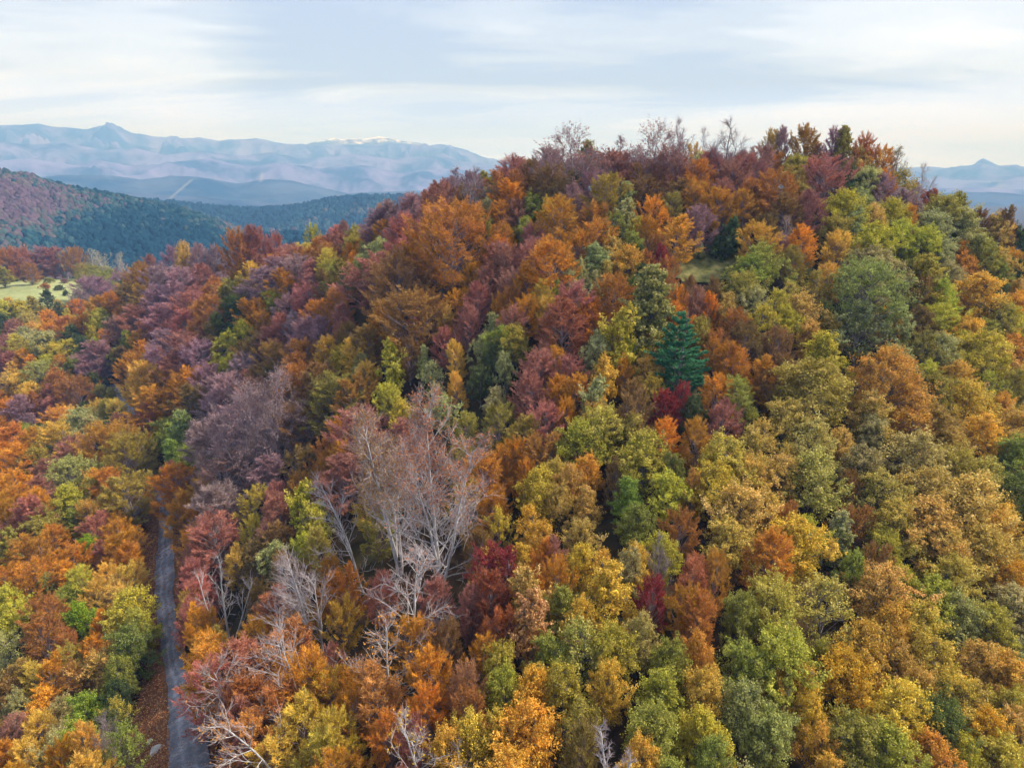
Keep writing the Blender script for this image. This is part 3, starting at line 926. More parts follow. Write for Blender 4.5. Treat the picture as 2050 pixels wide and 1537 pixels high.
def beech_proto(seed, prof='round', R=3.6, H=10.5, z0=1.6, nspray=230, leafy=1.0, twig=0.0, trunk=0.2, stems=1, leaf=0.22, lean=0.0):
    """layered fans of leaves on limbs that rise and spread; twig > 0 puts thin bare twigs among them"""
    rng = np.random.default_rng(seed)
    segs = []
    stem_pts = []
    for s_ in range(stems):
        d0 = np.array([rng.normal(0, .10) * (stems > 1) + lean, rng.normal(0, .10) * (stems > 1), 1])
        sg, J, _ = curve_segs((0, 0, -0.6), d0, H * 0.9, trunk / math.sqrt(stems), 0.025, 9, rng, 0.05)
        segs += sg; stem_pts.append(np.array(J))
    C, D, N, L, W, T, B = [], [], [], [], [], [], []
    ph = rng.uniform(0, 6.28); lob0 = rng.uniform(0, 6.28)
    nb = max(24, int(nspray / 2.9))
    for k in range(nb):                       # boughs, each one a large feather of sprays
        t = ((k + rng.random()) / nb) ** 0.85
        z = z0 + (H - z0) * t
        rr = PROFILE[prof](min(t, .985)) * R
        a = k * 2.39996 + ph + rng.normal(0, .35)
        rr *= 1 + 0.18 * math.sin(2 * a + lob0 + t) + .12 * math.sin(5 * a + lob0 + 4 * t) + .10 * math.sin(3 * a + 6 * t)
        J = stem_pts[k % stems]
        f = rng.uniform(.70, 1.10)
        cx, cy = np.interp(z * .8, J[:, 2], J[:, 0]), np.interp(z * .8, J[:, 2], J[:, 1])
        tip = np.array([cx + math.cos(a) * rr * f, cy + math.sin(a) * rr * f, z])
        rise = (0.35 + 1.5 * t ** 1.4) * rng.uniform(.5, 1.6)
        out = unit(np.array([math.cos(a), math.sin(a), rise]))
        lb = rng.uniform(1.15, 2.25) * (R / 3.6) ** .6
        root = tip - out * lb
        jz = max(0.8, root[2] - np.hypot(*(root[:2] - [cx, cy])) * .9 - .5)
        jp = np.array([np.interp(jz, J[:, 2], J[:, i]) for i in range(3)])
        sg, jj, _ = curve_segs(jp, root - jp, np.linalg.norm(root - jp), 0.055, 0.03, 4, rng, .06)
        segs += sg
        # the bough arches outward and droops a little at its end
        bj = [jj[-1]]; bd = unit(out + np.array([0, 0, .28]))
        for q_ in range(5):
            bj.append(bj[-1] + bd * lb / 5); bd = unit(bd - np.array([0, 0, .07]) + rng.normal(0, .09, 3))
        bj = np.array(bj)
        for q_ in range(5):
            segs.append((bj[q_], bj[q_ + 1], .03 - .004 * q_, .026 - .004 * q_))
        side0 = unit(np.cross(out, [0, 0, 1.0]) + np.array([0, 0, rng.normal(0, .65)]))
        sb = rng.normal(0, .11); sv = rng.uniform(-.22, .25)
        ns = 7
        for w in range(ns):
            s0 = .12 + .88 * w / (ns - 1)
            o0 = np.array([np.interp(s0 * 5, np.arange(6), bj[:, i]) for i in range(3)])
            axis_ = unit(bj[min(5, int(s0 * 5) + 1)] - bj[min(4, int(s0 * 5))])
            sgn = 1 if w % 2 else -1
            sd = axis_ if w == ns - 1 else unit(axis_ * .85 + side0 * sgn * .8 + rng.normal(0, .10, 3))
            sl = lb * (.60 - .24 * s0) * rng.uniform(.7, 1.35)
            segs.append((o0, o0 + sd * sl, .012, .004))
            side = unit(np.cross(sd, unit(rng.normal(0, .45, 3) + [0, 0, 1.0]))); nrm = unit(np.cross(side, sd)); nrm = nrm if nrm[2] > 0 else -nrm
            nrm = unit(nrm + rng.normal(0, .12, 3))
            for x_ in range(3):
                for sg2 in (-1, 1):
                    s1 = (x_ + .3) / 3
                    td = unit(sd * .9 + side * sg2 * .7 + rng.normal(0, .1, 3))
                    tl = sl * .42 * (1.15 - s1) * rng.uniform(.7, 1.2)
                    o_ = o0 + sd * sl * s1
                    m_ = max(1, int(rng.poisson(5.5 * leafy)))
                    u_ = rng.uniform(.0, 1.05, m_)[:, None]
                    C.append(o_ + td * tl * u_ + rng.normal(0, .07, (m_, 3)))
                    D.append(td + rng.normal(0, .45, (m_, 3))); N.append(nrm + rng.normal(0, .5, (m_, 3)))
                    L.append(leaf * rng.uniform(.7, 1.3, m_)); W.append(leaf * .46 * rng.uniform(.7, 1.2, m_))
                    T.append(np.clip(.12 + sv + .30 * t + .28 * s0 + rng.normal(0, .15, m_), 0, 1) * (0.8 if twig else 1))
                    B.append(np.clip(.5 + sb + rng.normal(0, .14, m_), 0, 1))
                    if twig:
                        m2 = max(1, int(rng.poisson(3.4 * twig)))
                        u_ = rng.uniform(0, .8, m2)[:, None]
                        C.append(o_ + td * tl * u_ + td * .2)
                        D.append(td + rng.normal(0, .2, (m2, 3)) + np.array([0, 0, .12])); N.append(rng.normal(0, 1, (m2, 3)))
                        L.append(rng.uniform(.45, .9, m2)); W.append(np.full(m2, .042))
                        T.append(np.full(m2, .97)); B.append(np.clip(.55 + sb + rng.normal(0, .15, m2), 0, 1))
    C, D, N, L, W, T, B = map(np.concatenate, (C, D, N, L, W, T, B))
    V, Fc = leaf_quads(C, D, N, L, W)
    crown = mesh_np('beech_crown', V, Fc, {'mixer': T, 'shade': B})
    V, Fc = tubes(segs, 5)
    return mesh_np('beech_trunk', V, Fc), crown, R, H


def bare_proto(seed, H=16.0, R=4.5, stems=((0, 0, 1),), trunk=0.26, first=0.25, nb=16, up=0.5, sweep=(0, 0, 0), droop=0.0, twigs=1.0, leaves=0, ltop=0.0, leaf=0.22):
    """leafless tree: stems > limbs > branches > twigs, all tapered; optionally a few clinging leaves towards the top"""
    rng = np.random.default_rng(seed)
    segs = []; C, D, N, T = [], [], [], []
    sweep = np.array(sweep, float)
    for si, sd in enumerate(stems):
        hs = H * (1 if si == 0 else rng.uniform(.72, .92))
        sg, J, _ = curve_segs((rng.normal(0, .12) * (si > 0), rng.normal(0, .12) * (si > 0), -0.8), sd, hs, trunk * (1 if si == 0 else .75), 0.03, 12, rng, 0.045)
        segs += sg; J = np.array(J)
        nl = int(nb * (1 if si == 0 else .7))
        for k in range(nl):
            t = first + (1 - first) * ((k + rng.random()) / nl)
            jp = np.array([np.interp(t * 12, np.arange(13), J[:, i]) for i in range(3)])
            a = k * 2.39996 + rng.normal(0, .4)
            ll = R * (1.12 - .70 * abs(t - .35) - .35 * t) * rng.uniform(.75, 1.15)
            r1 = max(.028, trunk * .27 * (1.15 - t))
            d1 = unit(np.array([math.cos(a), math.sin(a), up + .9 * t]) + sweep)
            s1, j1, _ = curve_segs(jp, d1, ll, r1, .016, 6, rng, .10, up * .6 - droop)
            segs += s1; j1 = np.array(j1)
            n2_ = rng.integers(6, 9)
            for k2 in range(n2_):
                t2 = .22 + .78 * (k2 + rng.random()) / n2_
                p2 = np.array([np.interp(t2 * 6, np.arange(7), j1[:, i]) for i in range(3)])
                dl = j1[min(6, int(t2 * 6) + 1)] - j1[int(min(5, t2 * 6))]
                d2 = unit(unit(dl) * .9 + rng.normal(0, .55, 3) + np.array([0, 0, .2 - droop]) + sweep * .3)
                l2 = ll * .42 * (1.15 - t2 * .6) * rng.uniform(.7, 1.2)
                s2, j2, _ = curve_segs(p2, d2, l2, .016, .008, 4, rng, .14, .25 - droop)
                segs += s2; j2 = np.array(j2)
                n3 = int(rng.integers(4, 7) * twigs)
                for k3 in range(n3):
                    t3 = .2 + .8 * (k3 + rng.random()) / max(1, n3)
                    p3 = np.array([np.interp(t3 * 4, np.arange(5), j2[:, i]) for i in range(3)])
                    d3 = unit(unit(j2[-1] - j2[0]) + rng.normal(0, .45, 3) + np.array([0, 0, .15 - droop]))
                    l3 = rng.uniform(.10, .26) * R
                    q = p3 + d3 * l3 * .5; e_ = q + unit(d3 + rng.normal(0, .2, 3)) * l3 * .5
                    tw = min(.011, .0045 * R)
                    segs += [(p3, q, tw, tw * .8), (q, e_, tw * .8, tw * .5)]
                    if leaves and (p3[2] / H) > ltop + rng.normal(0, .08):
                        m_ = rng.poisson(leaves)
                        if m_:
                            C.append(p3 + (e_ - p3) * rng.random((m_, 1)) + rng.normal(0, .09, (m_, 3)))
                            D.append(d3 + rng.normal(0, .5, (m_, 3))); N.append(rng.normal(0, .6, (m_, 3)) + [0, 0, .7])
                            T.append(np.clip(rng.normal(.5, .3, m_), 0, 1))
    V, Fc = tubes(segs, 4)
    tr_ = mesh_np('bare_branches', V, Fc, {'thin': tubes.thin})
    crown = None
    if C:
        C, D, N, T = map(np.concatenate, (C, D, N, T))
        V, Fc = leaf_quads(C, D, N, leaf * rng.uniform(.7, 1.3, len(C)), leaf * .55 * rng.uniform(.7, 1.3, len(C)))
        crown = mesh_np('clinging_leaves', V, Fc, {'mixer': T, 'shade': np.clip(rng.normal(.5, .12, len(C)), 0, 1)})
    rad_ = np.array([math.hypot(s[1][0], s[1][1]) for s in segs])
    return tr_, crown, float(np.percentile(rad_, 95)), float(max(s[1][2] for s in segs)) * .98


def pine_proto(seed, H=11.0, R=3.4, tiers=11, nb=9, tuft=90):
    rng = np.random.default_rng(seed)
    segs, J, _ = curve_segs((0, 0, -0.6), (0, 0, 1), H + .4, .2, .03, 8, rng, .02)
    C, D, N, L, T, B = [], [], [], [], [], []
    for k in range(tiers):
        t = (k + .3) / tiers
        z = 1.6 + (H - 1.9) * t
        rr = R * (1.02 - t) ** .72 * rng.uniform(.86, 1.12)
        nbk = max(4, int(nb * (1.1 - .5 * t)))
        for b in range(nbk):
            a = b * 6.283 / nbk + k * .7 + rng.normal(0, .2)
            r_ = rr * rng.uniform(.75, 1.12)
            d = unit(np.array([math.cos(a), math.sin(a), .12 + .7 * t]))
            sg, jj, _ = curve_segs((0, 0, z), d, r_, .045, .012, 5, rng, .05, .12)
            segs += sg; jj = np.array(jj)
            m_ = int(tuft * r_ * .9)
            u_ = .25 + .75 * rng.random(m_) ** .7
            pos = np.stack([np.interp(u_ * 5, np.arange(6), jj[:, i]) for i in range(3)], 1)
            side = unit(np.cross(d, [0, 0, 1.0]))
            off = rng.uniform(-1, 1, m_) * .30 * r_ * (1.15 - u_) 
            pos += side * off[:, None] + rng.normal(0, .07, (m_, 3)) * [1, 1, .9]
            C.append(pos); D.append(d + side * np.sign(off)[:, None] * .6 + rng.normal(0, .4, (m_, 3)) + [0, 0, .25])
            N.append(rng.normal(0, .5, (m_, 3)) + [0, 0, 1]); L.append(rng.uniform(.25, .5, m_))
            T.append(np.clip(rng.normal(.35 + .3 * u_, .15), 0, 1)); B.append(np.clip(rng.normal(.5, .13, m_), 0, 1))
    C, D, N, L, T, B = map(np.concatenate, (C, D, N, L, T, B))
    V, Fc = leaf_quads(C, D, N, L, L * .22)
    crown = mesh_np('pine_needles', V, Fc, {'mixer': T, 'shade': B})
    V, Fc = tubes(segs, 5)
    return mesh_np('pine_trunk', V, Fc), crown, R, H


PROTO = {
    'oak': [oak_proto(101, 'egg'), oak_proto(102, 'dome', H=9.5), oak_proto(103, 'round', nclump=50), oak_proto(104, 'egg', crad=1.35, nclump=38, nsub=9),
            oak_proto(105, 'cone', H=10.5, nclump=50, crad=1.0), oak_proto(106, 'dome', nclump=44, bare=.12), oak_proto(107, 'egg', nclump=40, bare=.25, nleaf=34)],
    'bigoak': [oak_proto(111, 'dome', R=5.5, H=12, nclump=110, nsub=7, nleaf=34, crad=1.2, trunk=.28), oak_proto(112, 'round', R=5.5, H=12.5, nclump=115, nsub=7, nleaf=34, crad=1.15, trunk=.28)],
    'cone': [oak_proto(121, 'cone', R=2.9, H=11, z0=1.2, nclump=64, crad=.85, leaf=.24), oak_proto(122, 'cone', R=3.0, H=10, z0=1.2, nclump=60, crad=.9, leaf=.24)],
    'column': [oak_proto(131, 'column', R=1.7, H=9.5, z0=1.5, nclump=34, crad=.85, trunk=.1), oak_proto(132, 'column', R=1.8, H=9, z0=1.8, nclump=28, crad=.95, trunk=.1, bare=.15)],
    'beech': [beech_proto(201, twig=.5), beech_proto(202, 'dome', twig=.4), beech_proto(203, 'egg', H=11.5, twig=.5), beech_proto(204, 'egg', R=3.9, H=11.0, twig=.6, leafy=.8, stems=2), beech_proto(205, 'egg', stems=2, H=11, twig=.8, leafy=.8), beech_proto(206, 'round', leafy=.7, twig=.8), beech_proto(207, 'dome', R=4, leafy=.8, twig=.6, stems=3)],
    'bigbeech': [beech_proto(211, 'dome', R=6, H=12.5, nspray=520, trunk=.32, stems=3, leafy=1.0, twig=.3), beech_proto(212, 'round', R=5.6, H=12, nspray=480, trunk=.3, stems=2, twig=.3)],
    'sparse': [beech_proto(221, 'dome', leafy=.45, twig=1.3, nspray=210), beech_proto(222, 'egg', H=11.5, leafy=.45, twig=1.3, nspray=210, stems=3),
               beech_proto(223, 'round', leafy=.35, twig=1.4, nspray=210, stems=2), beech_proto(224, 'egg', R=4, H=11, leafy=.35, twig=1.4, nspray=220, lean=.08)],
    'pine': [pine_proto(301)],
    'spruce': [pine_proto(302, H=9, R=2.2, tiers=13, nb=8, tuft=80)],
    'bare': [bare_proto(401, H=11, R=3.6, stems=((0, 0, 1), (.15, .05, 1)), trunk=.17, nb=14, up=.7), bare_proto(402, H=10, R=3.2, trunk=.15, nb=15, up=.9, leaves=.8, ltop=.2),
             bare_proto(403, H=11, R=3.8, stems=((0, 0, 1), (-.2, 0, 1), (.15, .1, 1)), trunk=.15, nb=12, up=.8)],
    'shrub': [oak_proto(141, 'dome', R=1.5, H=2.2, z0=.3, nclump=22, nsub=6, nleaf=34, crad=.6, leaf=.2, trunk=.05), oak_proto(142, 'round', R=1.4, H=2.6, z0=.3, nclump=22, nsub=6, nleaf=34, crad=.6, leaf=.2, trunk=.05)],
}
PROTO['treeline'] = [bare_proto(411, H=12, R=4.2, trunk=.42, nb=20, up=.9, first=.2, leaves=.6, ltop=.1, leaf=.3), bare_proto(412, H=12, R=4.0, stems=((0, 0, 1), (.15, 0, 1)), trunk=.36, nb=16, up=.9, first=.2, leaves=.6, ltop=.1, leaf=.3)]
PROTO['skyline'] = [bare_proto(421, H=12, R=6.5, stems=((0, 0, 1), (.35, 0, 1), (-.3, .1, 1)), trunk=.24, nb=20, up=.6, first=.2, leaves=1.6, ltop=.1, leaf=.26), bare_proto(422, H=12, R=6.5, stems=((0, 0, 1), (.3, .1, 1), (-.35, 0, 1)), trunk=.22, nb=20, up=.6, first=.2, leaves=1.2, ltop=.1, leaf=.26)]

# ------------------------------------------------------------------ the trees, one by one
def lin(r, g, b, k_=1.0):
    f = lambda c: (c / 255 / 12.92) if c <= 10 else ((c / 255 + .055) / 1.055) ** 2.4
    return tuple(min(.8, f(c) ** .85 * k_) for c in (r, g, b))


GAIN = 0.91
PAL = {  # code: (leaf colour, words)
    'R': ((186, 88, 42), 'rust'), 'O': ((222, 120, 36), 'orange'), 'G': ((214, 160, 38), 'golden'), 'Y': ((178, 166, 58), 'yellow-green'),
    'L': ((112, 134, 50), 'green'), 'V': ((132, 118, 52), 'olive'), 'S': ((164, 168, 116), 'sage green'), 'T': ((206, 152, 92), 'tan'),
    'M': ((158, 112, 112), 'mauve'), 'P': ((180, 98, 84), 'pinkish russet'), 'C': ((168, 42, 48), 'crimson'), 'B': ((142, 86, 46), 'brown'),
    'D': ((62, 92, 58), 'dark green'), 'K': ((56, 112, 84), 'blue-green'), 'A': ((204, 112, 28), 'amber'), 'U': ((244, 158, 36), 'bright orange-yellow'),
    'N': ((132, 162, 28), 'bright lime green'), 'W': ((140, 160, 160), 'blue-grey'),
}
SECOND = {'R': 'P', 'O': 'A', 'G': 'T', 'Y': 'T', 'L': 'Y', 'V': 'S', 'S': 'T', 'T': 'Y', 'M': 'P', 'P': 'M', 'C': 'P', 'B': 'R', 'D': 'L', 'K': 'D', 'A': 'O', 'U': 'G', 'N': 'Y', 'W': 'M', 'X': 'D'}
KINDN = {'b': ('beech_tree', 'beech'), 't': ('thin_leaved_beech_tree', 'thin-leaved beech'), 'o': ('oak_tree', 'oak'), 'y': ('slender_tree', 'slender tree'),
         'g': ('pointed_tree', 'pointed tree'), 'k': ('pine_tree', 'pine'), 'd': ('spruce_tree', 'spruce'), 'w': ('bare_tree', 'bare tree'), 's': ('shrub', 'shrub')}
GROUPN = {'b': 'autumn beech trees of the forest', 't': 'thinly leaved mauve and russet beeches', 'o': 'oak trees of the forest', 'y': 'slender young trees',
          'g': 'pointed green trees', 'd': 'spruce tops', 'w': 'leafless trees', 's': 'shrubs', 'k': 'pine trees'}
